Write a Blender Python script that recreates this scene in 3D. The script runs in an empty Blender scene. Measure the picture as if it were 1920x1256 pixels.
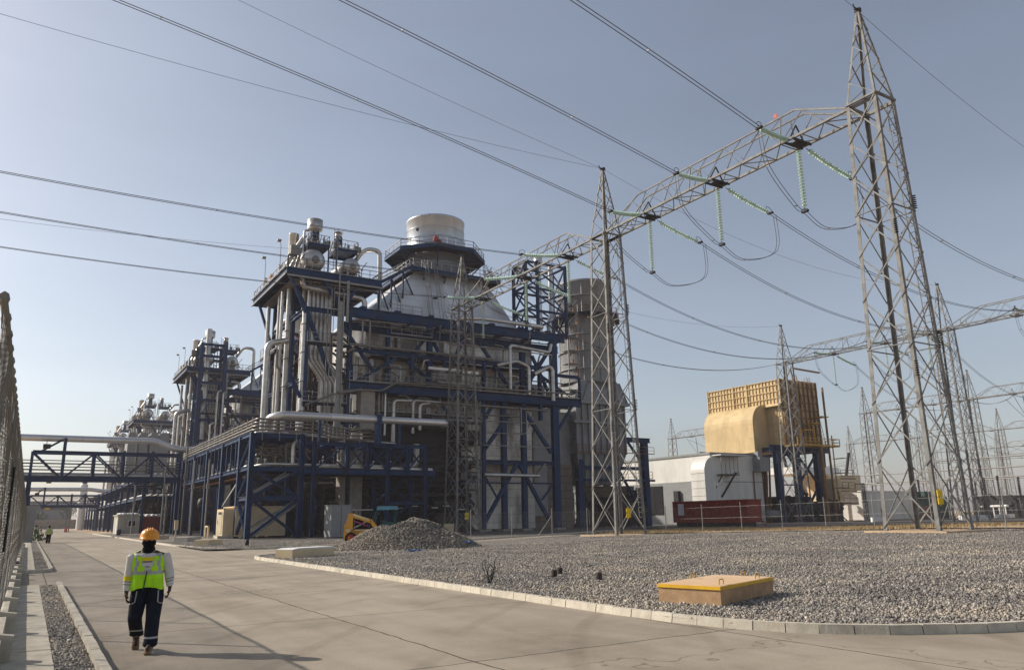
import bpy, bmesh, math, random
import numpy as np
from mathutils import Vector, Matrix
random.seed(7)
rng = np.random.default_rng(7)
S = bpy.context.scene
COL = S.collection
# ------------------------------------------------------------------ camera
F_PX, PITCH, ROLL, YAW, CAM_H = 1438.0, math.radians(13.3), math.radians(-0.916), math.radians(31.71), 1.8
cy, sy, cp, sp = math.cos(YAW), math.sin(YAW), math.cos(PITCH), math.sin(PITCH)
FW = Vector((sy*cp, cy*cp, sp)); RT = Vector((cy, -sy, 0)); UP = RT.cross(FW)
cr, sr = math.cos(ROLL), math.sin(ROLL)
RT, UP = RT*cr + UP*sr, UP*cr - RT*sr
CAM = Vector((0, 0, CAM_H))
cd = bpy.data.cameras.new('camera'); cam = bpy.data.objects.new('camera', cd); COL.objects.link(cam)
cam.matrix_world = Matrix(((RT.x, UP.x, -FW.x, 0), (RT.y, UP.y, -FW.y, 0), (RT.z, UP.z, -FW.z, CAM_H), (0, 0, 0, 1)))
cd.sensor_width = 36.0; cd.sensor_fit = 'HORIZONTAL'; cd.lens = F_PX/1920*36
cd.clip_start = 0.1; cd.clip_end = 6000
S.camera = cam
# ------------------------------------------------------------------ sky and sun
SUN_AZ = math.atan2(-0.67, 0.74); SUN_EL = math.radians(31)
w = bpy.data.worlds.new('World'); S.world = w; w.use_nodes = True
nt = w.node_tree; bg = nt.nodes['Background']
sky = nt.nodes.new('ShaderNodeTexSky'); sky.sky_type = 'NISHITA'; sky.sun_disc = False
sky.sun_elevation = SUN_EL; sky.sun_rotation = SUN_AZ
sky.air_density = 1.0; sky.dust_density = 1.7; sky.ozone_density = 1.6; sky.altitude = 100
hs = nt.nodes.new('ShaderNodeHueSaturation'); hs.inputs['Saturation'].default_value = 0.64; nt.links.new(sky.outputs[0], hs.inputs['Color']); tc = nt.nodes.new('ShaderNodeTexCoord'); cm = nt.nodes.new('ShaderNodeMapping'); cm.inputs['Scale'].default_value = (1.6,1.6,6.5); nt.links.new(tc.outputs['Generated'], cm.inputs[0]); cn = nt.nodes.new('ShaderNodeTexNoise'); cn.inputs['Scale'].default_value = 1.7; cn.inputs['Detail'].default_value = 5; nt.links.new(cm.outputs[0], cn.inputs[0]); cr2 = nt.nodes.new('ShaderNodeMapRange'); cr2.inputs[1].default_value = .35; cr2.inputs[2].default_value = .7; cr2.inputs[3].default_value = .97; cr2.inputs[4].default_value = 1.05; nt.links.new(cn.outputs[0], cr2.inputs[0]); vm = nt.nodes.new('ShaderNodeVectorMath'); vm.operation = 'SCALE'; nt.links.new(hs.outputs[0], vm.inputs[0]); nt.links.new(cr2.outputs[0], vm.inputs['Scale']); nt.links.new(vm.outputs[0], bg.inputs[0]); bg.inputs[1].default_value = 0.122
sl = bpy.data.lights.new('sun', 'SUN'); sl.energy = 5.0; sl.angle = math.radians(0.5); sl.color = (1.0, 0.92, 0.81)
sun = bpy.data.objects.new('sun', sl); COL.objects.link(sun)
sd = Vector((math.sin(SUN_AZ)*math.cos(SUN_EL), math.cos(SUN_AZ)*math.cos(SUN_EL), math.sin(SUN_EL)))
sun.rotation_euler = (-sd).to_track_quat('-Z', 'Y').to_euler(); sun.location = sd*200
S.view_settings.view_transform = 'Standard'; S.view_settings.look = 'None'
S.view_settings.exposure = 0.12; S.view_settings.gamma = 1.0
S.view_settings.use_curve_mapping = False

# ------------------------------------------------------------------ helpers
def ray(px, py): return FW*F_PX + RT*(px-960) - UP*(py-628)
def aty(px, py, Y):
    d = ray(px, py); return CAM + d*(Y/d.y)
def atx(px, py, X):
    d = ray(px, py); return CAM + d*(X/d.x)
WLOC = {}
def link(o, parent, origin):
    COL.objects.link(o)
    if parent is not None:
        o.parent = parent; o.location = origin - WLOC[parent.name]
    else: o.location = origin
    WLOC[o.name] = Vector(origin)
def tag(o, label=None, cat=None, group=None, kind=None):
    if label: o['label'] = label
    if cat: o['category'] = cat
    if group: o['group'] = group
    if kind: o['kind'] = kind
    return o
def thing(name, label, cat, loc, group=None):
    o = bpy.data.objects.new(name, None); o.empty_display_size = 0.3
    link(o, None, Vector(loc)); return tag(o, label, cat, group)
def kids(o): return [c for c in bpy.data.objects if c.parent == o]
CH = {}
def dup(root, delta, label=None, group=None, parent=None, skip=()):
    c = root.copy(); COL.objects.link(c)
    if parent is None:
        c.location = root.location + Vector(delta)
        WLOC[c.name] = c.location.copy()
        if label: c['label'] = label
        if group: c['group'] = group
    else: c.parent = parent
    CH[c.name] = []
    for ch in CH.get(root.name, []):
        if ch.name.split('.')[0] in skip: continue
        CH[c.name].append(dup(ch, None, parent=c))
    return c
def vv(p): return p if isinstance(p, Vector) else Vector(p)
class MB:
    def __init__(s): s.v = []; s.f = []; s.m = []; s.sm = []; s.mi = 0
    def add(s, vs, fs, smooth=False):
        n = len(s.v); s.v.extend([tuple(q) for q in vs])
        for f in fs: s.f.append([i+n for i in f]); s.m.append(s.mi); s.sm.append(smooth)
    def box(s, x0, y0, z0, x1, y1, z1):
        s.add([(x0,y0,z0),(x1,y0,z0),(x1,y1,z0),(x0,y1,z0),(x0,y0,z1),(x1,y0,z1),(x1,y1,z1),(x0,y1,z1)],
              [(0,3,2,1),(4,5,6,7),(0,1,5,4),(1,2,6,5),(2,3,7,6),(3,0,4,7)])
    def hexa(s, b, t):
        s.add(list(b)+list(t), [(0,3,2,1),(4,5,6,7),(0,1,5,4),(1,2,6,5),(2,3,7,6),(3,0,4,7)])
    def prof(s, p, q, pts, up=(0,0,1), smooth=False):
        p, q = vv(p), vv(q); d = (q-p).normalized(); u = Vector(up)
        if abs(d.dot(u)) > 0.98: u = Vector((0,1,0)) if abs(d.y) < .9 else Vector((1,0,0))
        a = d.cross(u).normalized(); b = a.cross(d)
        n = len(pts)
        vs = [p+a*x+b*y for x, y in pts] + [q+a*x+b*y for x, y in pts]
        s.add(vs, [(i, (i+1) % n, n+(i+1) % n, n+i) for i in range(n)] + [tuple(range(n-1,-1,-1)), tuple(range(n, 2*n))], smooth)
    def bar(s, p, q, w, h=None, up=(0,0,1)):
        h = h or w; s.prof(p, q, [(-w/2,-h/2),(w/2,-h/2),(w/2,h/2),(-w/2,h/2)], up)
    def ibar(s, p, q, w, h, t=0.05, up=(0,0,1)):
        a, b, c = w/2, h/2, t/2
        s.prof(p, q, [(-a,-b),(a,-b),(a,-b+t),(c,-b+t),(c,b-t),(a,b-t),(a,b),(-a,b),(-a,b-t),(-c,b-t),(-c,-b+t),(-a,-b+t)], up)
    def lbar(s, p, q, w, t=None, up=(0,0,1)):
        t = t or w*.14; s.prof(p, q, [(0,0),(w,0),(w,t),(t,t),(t,w),(0,w)], up)
    def tube(s, pts, r, n=8, bend=0.0, caps=True):
        pts = [vv(p) for p in pts]
        if bend > 0 and len(pts) > 2:
            out = [pts[0]]
            for i in range(1, len(pts)-1):
                a, b, c = pts[i-1], pts[i], pts[i+1]
                u, w_ = (a-b), (c-b)
                k = min(bend, u.length*.45, w_.length*.45)
                p0, p1 = b+u.normalized()*k, b+w_.normalized()*k
                for j in range(5):
                    t = j/4; out.append(p0*(1-t)**2 + b*2*t*(1-t) + p1*t*t)
            out.append(pts[-1]); pts = out
        vs = []; a = None
        for i, p in enumerate(pts):
            d = (pts[min(i+1, len(pts)-1)] - pts[max(i-1, 0)]).normalized()
            if a is None:
                a = d.orthogonal().normalized()
            else:
                a = (a - d*a.dot(d)).normalized()
            b = d.cross(a)
            for k in range(n):
                t = 2*math.pi*k/n; vs.append(p + (a*math.cos(t) + b*math.sin(t))*r)
        fs = [(i*n+k, i*n+(k+1) % n, (i+1)*n+(k+1) % n, (i+1)*n+k) for i in range(len(pts)-1) for k in range(n)]
        s.add(vs, fs, n > 5)
        if caps:
            m = len(pts)-1
            s.add(vs[:n], [tuple(range(n-1,-1,-1))]); s.add(vs[m*n:], [tuple(range(n))])
    def lathe(s, c, prof, n=24, axis='z', a0=0, smooth=True):
        c = vv(c); vs = []
        for r, h in prof:
            for k in range(n):
                t = a0 + 2*math.pi*k/n; x, y = r*math.cos(t), r*math.sin(t)
                vs.append(c + (Vector((x,y,h)) if axis == 'z' else Vector((x,h,y)) if axis == 'y' else Vector((h,x,y))))
        m = len(prof)
        s.add(vs, [(i*n+k, i*n+(k+1) % n, (i+1)*n+(k+1) % n, (i+1)*n+k) for i in range(m-1) for k in range(n)], smooth)
    def ball(s, c, rx, ry=None, rz=None, n=14, m=9):
        ry = ry or rx; rz = rz or rx; c = vv(c); vs = []
        for i in range(m+1):
            ph = math.pi*i/m
            for k in range(n):
                t = 2*math.pi*k/n
                vs.append(c + Vector((rx*math.sin(ph)*math.cos(t), ry*math.sin(ph)*math.sin(t), -rz*math.cos(ph))))
        s.add(vs, [(i*n+k, i*n+(k+1) % n, (i+1)*n+(k+1) % n, (i+1)*n+k) for i in range(m) for k in range(n)], True)
    def loft(s, rings, n=20, caps=True, exp=2.0, smooth=True):
        # rings: (centre, half width vector a, half depth vector b)
        vs = []
        for c, a, b in rings:
            c, a, b = vv(c), vv(a), vv(b)
            for k in range(n):
                t = 2*math.pi*k/n; x, y = math.cos(t), math.sin(t)
                e = 2/exp
                vs.append(c + a*(abs(x)**e*(1 if x >= 0 else -1)) + b*(abs(y)**e*(1 if y >= 0 else -1)))
        m = len(rings)
        s.add(vs, [(i*n+k, i*n+(k+1) % n, (i+1)*n+(k+1) % n, (i+1)*n+k) for i in range(m-1) for k in range(n)], smooth)
        if caps:
            s.add(vs[:n], [tuple(range(n-1,-1,-1))]); s.add(vs[-n:], [tuple(range(n))])
    def build(s, name, mats, parent=None, origin=None, label=None, cat=None, group=None, kind=None):
        me = bpy.data.meshes.new(name)
        V = np.array(s.v, dtype=np.float64)
        if origin is None:
            if parent is not None: origin = WLOC[parent.name]
            else:
                lo, hi = V.min(0), V.max(0); origin = Vector(((lo[0]+hi[0])/2, (lo[1]+hi[1])/2, lo[2]))
        V = V - np.array(tuple(origin))
        me.from_pydata(V.tolist(), [], s.f)
        if not isinstance(mats, (list, tuple)): mats = [mats]
        for m in mats: me.materials.append(m)
        me.polygons.foreach_set('material_index', s.m); me.polygons.foreach_set('use_smooth', s.sm)
        me.update()
        o = bpy.data.objects.new(name, me); link(o, parent, Vector(origin))
        if parent is not None: CH.setdefault(parent.name, []).append(o)
        CH.setdefault(o.name, [])
        return tag(o, label, cat, group, kind)
def npmesh(name, V, Fq, mat, nper, kind=None, label=None, cat=None, parent=None, smooth=False):
    me = bpy.data.meshes.new(name); nf = len(Fq)
    me.vertices.add(len(V)); me.vertices.foreach_set('co', np.ascontiguousarray(V, dtype=np.float32).ravel())
    me.loops.add(nf*nper); me.loops.foreach_set('vertex_index', np.ascontiguousarray(Fq, dtype=np.int32).ravel())
    me.polygons.add(nf); me.polygons.foreach_set('loop_start', np.arange(nf, dtype=np.int32)*nper)
    me.polygons.foreach_set('loop_total', np.full(nf, nper, dtype=np.int32))
    me.materials.append(mat); me.update(calc_edges=True); me.validate()
    o = bpy.data.objects.new(name, me)
    link(o, parent, WLOC[parent.name] if parent else Vector((0,0,0)))
    if parent: CH.setdefault(parent.name, []).append(o)
    return tag(o, label, cat, None, kind)

# ------------------------------------------------------------------ materials
def mat(name, col, rough=0.6, metal=0.0, var=0.25, scale=1.2, bump=0.0, bscale=20.0, stain=None, stain_amt=0.0, stain_scale=0.6,
        seam=None, stretch=(1,1,1), spec=0.18, sheen=None):
    m = bpy.data.materials.new(name); m.use_nodes = True; t = m.node_tree; N = t.nodes; L = t.links
    b = N['Principled BSDF']; b.inputs['Roughness'].default_value = rough; b.inputs['Metallic'].default_value = metal
    b.inputs['Specular IOR Level'].default_value = spec
    g = N.new('ShaderNodeNewGeometry'); mp = N.new('ShaderNodeMapping'); mp.inputs['Scale'].default_value = stretch
    L.new(g.outputs['Position'], mp.inputs[0])
    n1 = N.new('ShaderNodeTexNoise'); n1.inputs['Scale'].default_value = scale; n1.inputs['Detail'].default_value = 6
    n1.inputs['Roughness'].default_value = 0.62; L.new(mp.outputs[0], n1.inputs[0])
    rp = N.new('ShaderNodeMapRange'); rp.inputs[1].default_value = 0.3; rp.inputs[2].default_value = 0.7
    rp.inputs[3].default_value = 1-var; rp.inputs[4].default_value = 1+var; L.new(n1.outputs[0], rp.inputs[0])
    mx = N.new('ShaderNodeVectorMath'); mx.operation = 'SCALE'; mx.inputs[0].default_value = col; L.new(rp.outputs[0], mx.inputs['Scale'])
    out = mx.outputs[0]
    if stain:
        n2 = N.new('ShaderNodeTexNoise'); n2.inputs['Scale'].default_value = stain_scale; n2.inputs['Detail'].default_value = 8
        n2.inputs['Roughness'].default_value = 0.7; L.new(mp.outputs[0], n2.inputs[0])
        r2 = N.new('ShaderNodeMapRange'); r2.inputs[1].default_value = 0.48; r2.inputs[2].default_value = 0.68; r2.inputs[4].default_value = stain_amt
        L.new(n2.outputs[0], r2.inputs[0])
        m2 = N.new('ShaderNodeMix'); m2.data_type = 'RGBA'; L.new(r2.outputs[0], m2.inputs[0]); L.new(out, m2.inputs[6])
        m2.inputs[7].default_value = (*stain, 1); out = m2.outputs[2]
    hgt = None
    if seam:   # (kind, width, row height, mortar, darkness)
        sx = N.new('ShaderNodeSeparateXYZ'); L.new(g.outputs['Position'], sx.inputs[0])
        ad = N.new('ShaderNodeMath'); ad.operation = 'ADD'; L.new(sx.outputs[0], ad.inputs[0]); L.new(sx.outputs[1], ad.inputs[1])
        cb = N.new('ShaderNodeCombineXYZ')
        if seam[0] == 'wall': L.new(ad.outputs[0], cb.inputs[0]); L.new(sx.outputs[2], cb.inputs[1])
        else: L.new(sx.outputs[0], cb.inputs[0]); L.new(sx.outputs[1], cb.inputs[1])
        br = N.new('ShaderNodeTexBrick'); br.inputs['Scale'].default_value = 1.0
        br.inputs['Brick Width'].default_value = seam[1]; br.inputs['Row Height'].default_value = seam[2]
        br.inputs['Mortar Size'].default_value = seam[3]; br.inputs['Mortar Smooth'].default_value = 0.3
        br.inputs['Color1'].default_value = (1,1,1,1); br.inputs['Color2'].default_value = (.86,.86,.87,1)
        br.inputs['Mortar'].default_value = (seam[4],)*3 + (1,)
        if len(seam) > 5: br.offset = seam[5]
        L.new(cb.outputs[0], br.inputs[0])
        m3 = N.new('ShaderNodeMix'); m3.data_type = 'RGBA'; m3.blend_type = 'MULTIPLY'; m3.inputs[0].default_value = 1
        L.new(out, m3.inputs[6]); L.new(br.outputs[0], m3.inputs[7]); out = m3.outputs[2]
    L.new(out, b.inputs['Base Color'])
    if bump:
        n3 = N.new('ShaderNodeTexNoise'); n3.inputs['Scale'].default_value = bscale; n3.inputs['Detail'].default_value = 5
        L.new(mp.outputs[0], n3.inputs[0])
        bp = N.new('ShaderNodeBump'); bp.inputs['Strength'].default_value = bump; bp.inputs['Distance'].default_value = 0.03
        L.new(n3.outputs[0], bp.inputs['Height']); L.new(bp.outputs[0], b.inputs['Normal'])
    return m
BLUE = mat('blue steel paint', (.006,.033,.098), .5, 0, .3, .8, stain=(.05,.045,.045), stain_amt=.5)
DKBLUE = mat('dark grating', (.012,.014,.02), .7, 0, .3, 2)
GALV = mat('galvanised steel', (.195,.192,.180), .6, .0, .25, 2.5, stain=(.08,.055,.038), stain_amt=.7, stain_scale=1.1)
FARGALV = mat('old galvanised steel', (.16,.155,.145), .6, .15, .2, 1)
RAIL = mat('railing steel', (.26,.25,.235), .5, .4, .2, 3)
CLAD = mat('aluminium cladding', (.58,.545,.50), .40, .5, .25, .5, seam=('wall',3.2,1.05,.03,.45), stain=(.045,.038,.033), stain_amt=.95, stain_scale=.22, stretch=(1,1,.35))
HOODM = mat('hood cladding', (.74,.735,.72), .38, .5, .14, .5, seam=('wall',3.2,1.05,.018,.66), stain=(.22,.19,.16), stain_amt=.6, stain_scale=.3, stretch=(1,1,.3))  # kept paler than the casing: open sky light is put into the colour
STACKM = mat('stack cladding', (.46,.49,.53), .34, .6, .14, .6, seam=('wall',6,2.3,.03,.6), stretch=(1,1,.4))
PIPE = mat('insulated pipe cladding', (.55,.535,.505), .36, .72, .2, 1.4, seam=('wall',30,1.1,.02,.7), stain=(.30,.22,.15), stain_amt=.5)
PIPE2 = mat('dull pipe metal', (.19,.18,.16), .4, .6, .25, 1.2, stain=(.24,.16,.10), stain_amt=.6)
SILVER = mat('bright pipe cladding', (.62,.61,.60), .30, .6, .08, .7, seam=('wall',2.4,50,.02,.55,0))
GREYST = mat('grey painted stack', (.25,.252,.255), .5, .1, .15, .7, stain=(.13,.13,.13), stain_amt=.4)
CONC = mat('concrete', (.27,.255,.22), .85, 0, .2, 1.5, bump=.15)
KERB = mat('kerb concrete', (.50,.455,.37), .9, 0, .2, 2.2, bump=.2, stain=(.34,.29,.22), stain_amt=.6, stain_scale=2.5)
BEIGE = mat('beige enclosure paint', (.62,.49,.31), .5, 0, .12, 1.0, stain=(.42,.33,.22), stain_amt=.4)
YELLOWH = mat('yellow filter house paint', (.60,.445,.23), .6, 0, .14, .5, stain=(.43,.31,.16), stain_amt=.6, stain_scale=.8, stretch=(1,1,.3), seam=('wall',1.5,2.1,.02,.80,0))
YELLOWP = mat('yellow filter panel paint', (.56,.42,.225), .55, 0, .12, .5, stain=(.44,.31,.15), stain_amt=.5)
YELLOWR = mat('yellow rail paint', (.46,.25,.02), .5, 0, .15, 1)
OCHRE = mat('rusty yellow steel', (.20,.115,.045), .6, 0, .25, 1)
WHITEC = mat('white corrugated cladding', (.66,.645,.60), .5, .1, .07, .5, seam=('wall',.9,6.2,.012,.8,0), stain=(.5,.47,.41), stain_amt=.4, stretch=(1,1,.3))
WHITE = mat('white paint', (.72,.71,.68), .5, 0, .08, 1)
REDC = mat('red container paint', (.20,.026,.012), .5, 0, .2, .9, stain=(.2,.02,.01), stain_amt=.5)
UNDER = mat('shade darkened under plant metal', (.042,.039,.035), .55, .2, .4, 1.2)  # near black base: shade under the plant is put into the colour
DARK = mat('dark opening', (.012,.012,.013), .8, 0, .2, 2)
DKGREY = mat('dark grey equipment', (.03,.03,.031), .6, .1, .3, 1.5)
MIDGREY = mat('grey cabinet paint', (.24,.245,.24), .55, 0, .12, 1)
ORANGE = mat('burnt orange steel', (.22,.10,.045), .6, 0, .3, 1.5)
WIRE = mat('conductor aluminium', (.10,.10,.105), .5, .3, .1, 1)
RUBBER = mat('rubber', (.02,.02,.02), .85, 0, .2, 4)
GLASSG = mat('green glass insulator', (.60,.80,.69), .15, 0, .12, 3, spec=.8)
_b = GLASSG.node_tree.nodes['Principled BSDF']; _b.inputs['Transmission Weight'].default_value = .25
SAND = mat('sandy soil', (.42,.30,.19), .95, 0, .25, .5, bump=.3, bscale=6, stain=(.50,.40,.27), stain_amt=.7, stain_scale=.15)
DRYG = mat('dry grass', (.34,.25,.13), .9, 0, .35, 3)
LEAF = mat('green leaf', (.07,.10,.04), .7, 0, .4, 3)
SIGNY = mat('yellow sign plate', (.75,.50,.01), .5, 0, .05, 1)
SIGNR = mat('red sign plate', (.36,.04,.025), .5, 0, .05, 1)
WOOD = mat('pale timber', (.60,.47,.28), .7, 0, .2, 4)  # pale timber, raised further: light falling on the crate put into the colour
# ------------------------------------------------------------------ ground, road, gravel
def nodes_mat(name):
    m = bpy.data.materials.new(name); m.use_nodes = True
    return m, m.node_tree.nodes, m.node_tree.links, m.node_tree.nodes['Principled BSDF']
def ramp(N, stops):
    r = N.new('ShaderNodeValToRGB')
    while len(r.color_ramp.elements) < len(stops): r.color_ramp.elements.new(.5)
    for e, (p, c) in zip(r.color_ramp.elements, stops): e.position = p; e.color = (*c, 1)
    return r
def road_mat():
    m, N, L, b = nodes_mat('concrete road'); g = N.new('ShaderNodeNewGeometry'); P = g.outputs['Position']
    def noise(sc, det=6, rough=.6, vec=P, st=None):
        n = N.new('ShaderNodeTexNoise'); n.inputs['Scale'].default_value = sc; n.inputs['Detail'].default_value = det; n.inputs['Roughness'].default_value = rough
        if st:
            mp = N.new('ShaderNodeMapping'); mp.inputs['Scale'].default_value = st; mp.inputs['Rotation'].default_value = (0,0,.12); L.new(vec, mp.inputs[0]); vec = mp.outputs[0]
        L.new(vec, n.inputs[0]); return n.outputs[0]
    c1 = ramp(N, [(.30,(.24,.20,.15)), (.52,(.345,.29,.22)), (.75,(.405,.347,.268))]); L.new(noise(.35, 8, .7), c1.inputs[0])
    c2 = ramp(N, [(.32,(.82,.81,.80)), (.58,(1,1,1))]); L.new(noise(1, 7, .65, st=(1.1,.11,1)), c2.inputs[0])
    c3 = ramp(N, [(.3,(.86,.86,.86)), (.7,(1.08,1.08,1.08))]); L.new(noise(30, 4), c3.inputs[0])
    # slab joints with a wandering edge
    wv = N.new('ShaderNodeTexNoise'); wv.inputs['Scale'].default_value = 1.3; L.new(P, wv.inputs[0])
    ms = N.new('ShaderNodeVectorMath'); ms.operation = 'MULTIPLY_ADD'; L.new(wv.outputs['Color'], ms.inputs[0]); ms.inputs[1].default_value = (.14,.14,0); L.new(P, ms.inputs[2])
    br = N.new('ShaderNodeTexBrick'); br.offset = 0; br.inputs['Scale'].default_value = 1; br.inputs['Brick Width'].default_value = 4.4; br.inputs['Row Height'].default_value = 5.6
    br.inputs['Mortar Size'].default_value = .022; br.inputs['Mortar Smooth'].default_value = .4
    br.inputs['Color1'].default_value = (1,1,1,1); br.inputs['Color2'].default_value = (.93,.93,.94,1); br.inputs['Mortar'].default_value = (.22,.20,.18,1)
    ofs = N.new('ShaderNodeVectorMath'); ofs.inputs[1].default_value = (-.75,1.9,0); L.new(ms.outputs[0], ofs.inputs[0]); L.new(ofs.outputs[0], br.inputs[0])
    # cracks
    vo = N.new('ShaderNodeTexVoronoi'); vo.feature = 'DISTANCE_TO_EDGE'; vo.inputs['Scale'].default_value = .075
    wm = N.new('ShaderNodeVectorMath'); wm.operation = 'MULTIPLY_ADD'; L.new(wv.outputs['Color'], wm.inputs[0]); wm.inputs[1].default_value = (3.2,3.2,0); L.new(P, wm.inputs[2]); L.new(wm.outputs[0], vo.inputs[0])
    cr_ = ramp(N, [(0,(.55,.51,.47)), (.0011,(1,1,1))]); L.new(vo.outputs[0], cr_.inputs[0])
    # long curved tyre marks
    wa = N.new('ShaderNodeTexWave'); wa.wave_type = 'RINGS'; wa.rings_direction = 'Z'; wa.inputs['Scale'].default_value = .16; wa.inputs['Distortion'].default_value = 3; wa.inputs['Detail'].default_value = 3; wa.inputs['Detail Scale'].default_value = .5
    mo = N.new('ShaderNodeMapping'); mo.inputs['Location'].default_value = (-26,6,0); L.new(P, mo.inputs[0]); L.new(mo.outputs[0], wa.inputs[0])
    wr = ramp(N, [(.93,(1,1,1)), (.99,(.86,.855,.85))]); L.new(wa.outputs[0], wr.inputs[0])
    msk = ramp(N, [(.5,(1,1,1)), (.62,(0,0,0))]); L.new(noise(.22, 3), msk.inputs[0])
    out = c1.outputs[0]
    def mul(a, bb, f=None):
        x = N.new('ShaderNodeMix'); x.data_type = 'RGBA'; x.blend_type = 'MULTIPLY'; x.inputs[0].default_value = 1
        if f is not None: L.new(f, x.inputs[0])
        L.new(a, x.inputs[6]); L.new(bb, x.inputs[7]); return x.outputs[2]
    for q in (c2, c3, br, cr_): out = mul(out, q.outputs[0])
    out = mul(out, wr.outputs[0], msk.outputs[0])
    L.new(out, b.inputs['Base Color']); b.inputs['Roughness'].default_value = .85; b.inputs['Specular IOR Level'].default_value = .3
    bp = N.new('ShaderNodeBump'); bp.inputs['Strength'].default_value = .25; bp.inputs['Distance'].default_value = .01; L.new(noise(60, 5), bp.inputs['Height']); L.new(bp.outputs[0], b.inputs['Normal'])
    return m
def gravel_mat(name, stones=False):
    m, N, L, b = nodes_mat(name); g = N.new('ShaderNodeNewGeometry'); P = g.outputs['Position']
    st = [(0,(.11,.102,.094)), (.3,(.25,.228,.20)), (.55,(.38,.34,.29)), (.8,(.29,.27,.247)), (1,(.54,.485,.41))]
    if stones:
        r = ramp(N, st); L.new(g.outputs['Random Per Island'], r.inputs[0]); base = r.outputs[0]
        n = N.new('ShaderNodeTexNoise'); n.inputs['Scale'].default_value = .35; n.inputs['Detail'].default_value = 4; L.new(P, n.inputs[0])
        r2 = ramp(N, [(.33,(.66,.66,.68)), (.5,(.92,.91,.90)), (.66,(1.16,1.09,.99))]); L.new(n.outputs[0], r2.inputs[0])
        x = N.new('ShaderNodeMix'); x.data_type = 'RGBA'; x.blend_type = 'MULTIPLY'; x.inputs[0].default_value = 1; L.new(base, x.inputs[6]); L.new(r2.outputs[0], x.inputs[7]); base = x.outputs[2]
    else:
        vo = N.new('ShaderNodeTexVoronoi'); vo.inputs['Scale'].default_value = 14; L.new(P, vo.inputs[0])
        sp_ = N.new('ShaderNodeSeparateColor'); L.new(vo.outputs['Color'], sp_.inputs[0])
        r = ramp(N, st); L.new(sp_.outputs[0], r.inputs[0])
        ed = ramp(N, [(.15,(1,1,1)), (.75,(.45,.44,.43))]); L.new(vo.outputs['Distance'], ed.inputs[0])
        x = N.new('ShaderNodeMix'); x.data_type = 'RGBA'; x.blend_type = 'MULTIPLY'; x.inputs[0].default_value = 1; L.new(r.outputs[0], x.inputs[6]); L.new(ed.outputs[0], x.inputs[7]); base = x.outputs[2]
        bp = N.new('ShaderNodeBump'); bp.inputs['Strength'].default_value = 1; bp.inputs['Distance'].default_value = .05; bp.invert = True
        L.new(vo.outputs['Distance'], bp.inputs['Height']); L.new(bp.outputs[0], b.inputs['Normal'])
    L.new(base, b.inputs['Base Color']); b.inputs['Roughness'].default_value = .9; b.inputs['Specular IOR Level'].default_value = .25
    return m
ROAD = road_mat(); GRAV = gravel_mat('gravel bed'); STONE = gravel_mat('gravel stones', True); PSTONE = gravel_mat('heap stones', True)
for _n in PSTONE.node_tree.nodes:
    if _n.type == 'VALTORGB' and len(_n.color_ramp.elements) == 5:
        for _e in _n.color_ramp.elements: _e.color = tuple(.62*q for q in _e.color[:3])+(1,)  # gravel colours darkened for the heap: its shaded front is put into them
PAVE = mat('plant yard paving', (.10,.09,.078), .9, 0, .3, .6, bump=.2, stain=(.17,.15,.12), stain_amt=.6, stain_scale=.2)

def clamp(x, a=0., b=1.): return max(a, min(b, x))
def zg(x, y):
    return .10 + .56*clamp((x-14)/26)*clamp((54-y)/28) if x > 9.4 else 0.0
# wide soil sheet to the horizon
b = MB(); b.add([(-800,-300,-.06),(1500,-300,-.06),(1500,1600,-.06),(-800,1600,-.06)], [(0,1,2,3)])
b.build('ground', SAND, kind='structure', origin=Vector((0,0,0)))
# concrete road: main road, near junction and the cross street behind the gravel island
b = MB(); b.add([(.9,-30,0),(90,-30,0),(90,6,0),(9.9,12,0),(9.9,620,0),(.9,620,0)], [(0,1,2,3,4,5)])
b.add([(9.9,36,0),(80,70,0),(80,86,0),(24,51.7,0),(9.9,51.7,0)], [(0,1,2,3,4)])
b.add([(-.6,27.6,0),(.9,27.6,0),(.9,35.5,0),(-.6,35.5,0)], [(0,1,2,3)])
b.build('road', ROAD, kind='structure', origin=Vector((0,0,0)))
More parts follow.
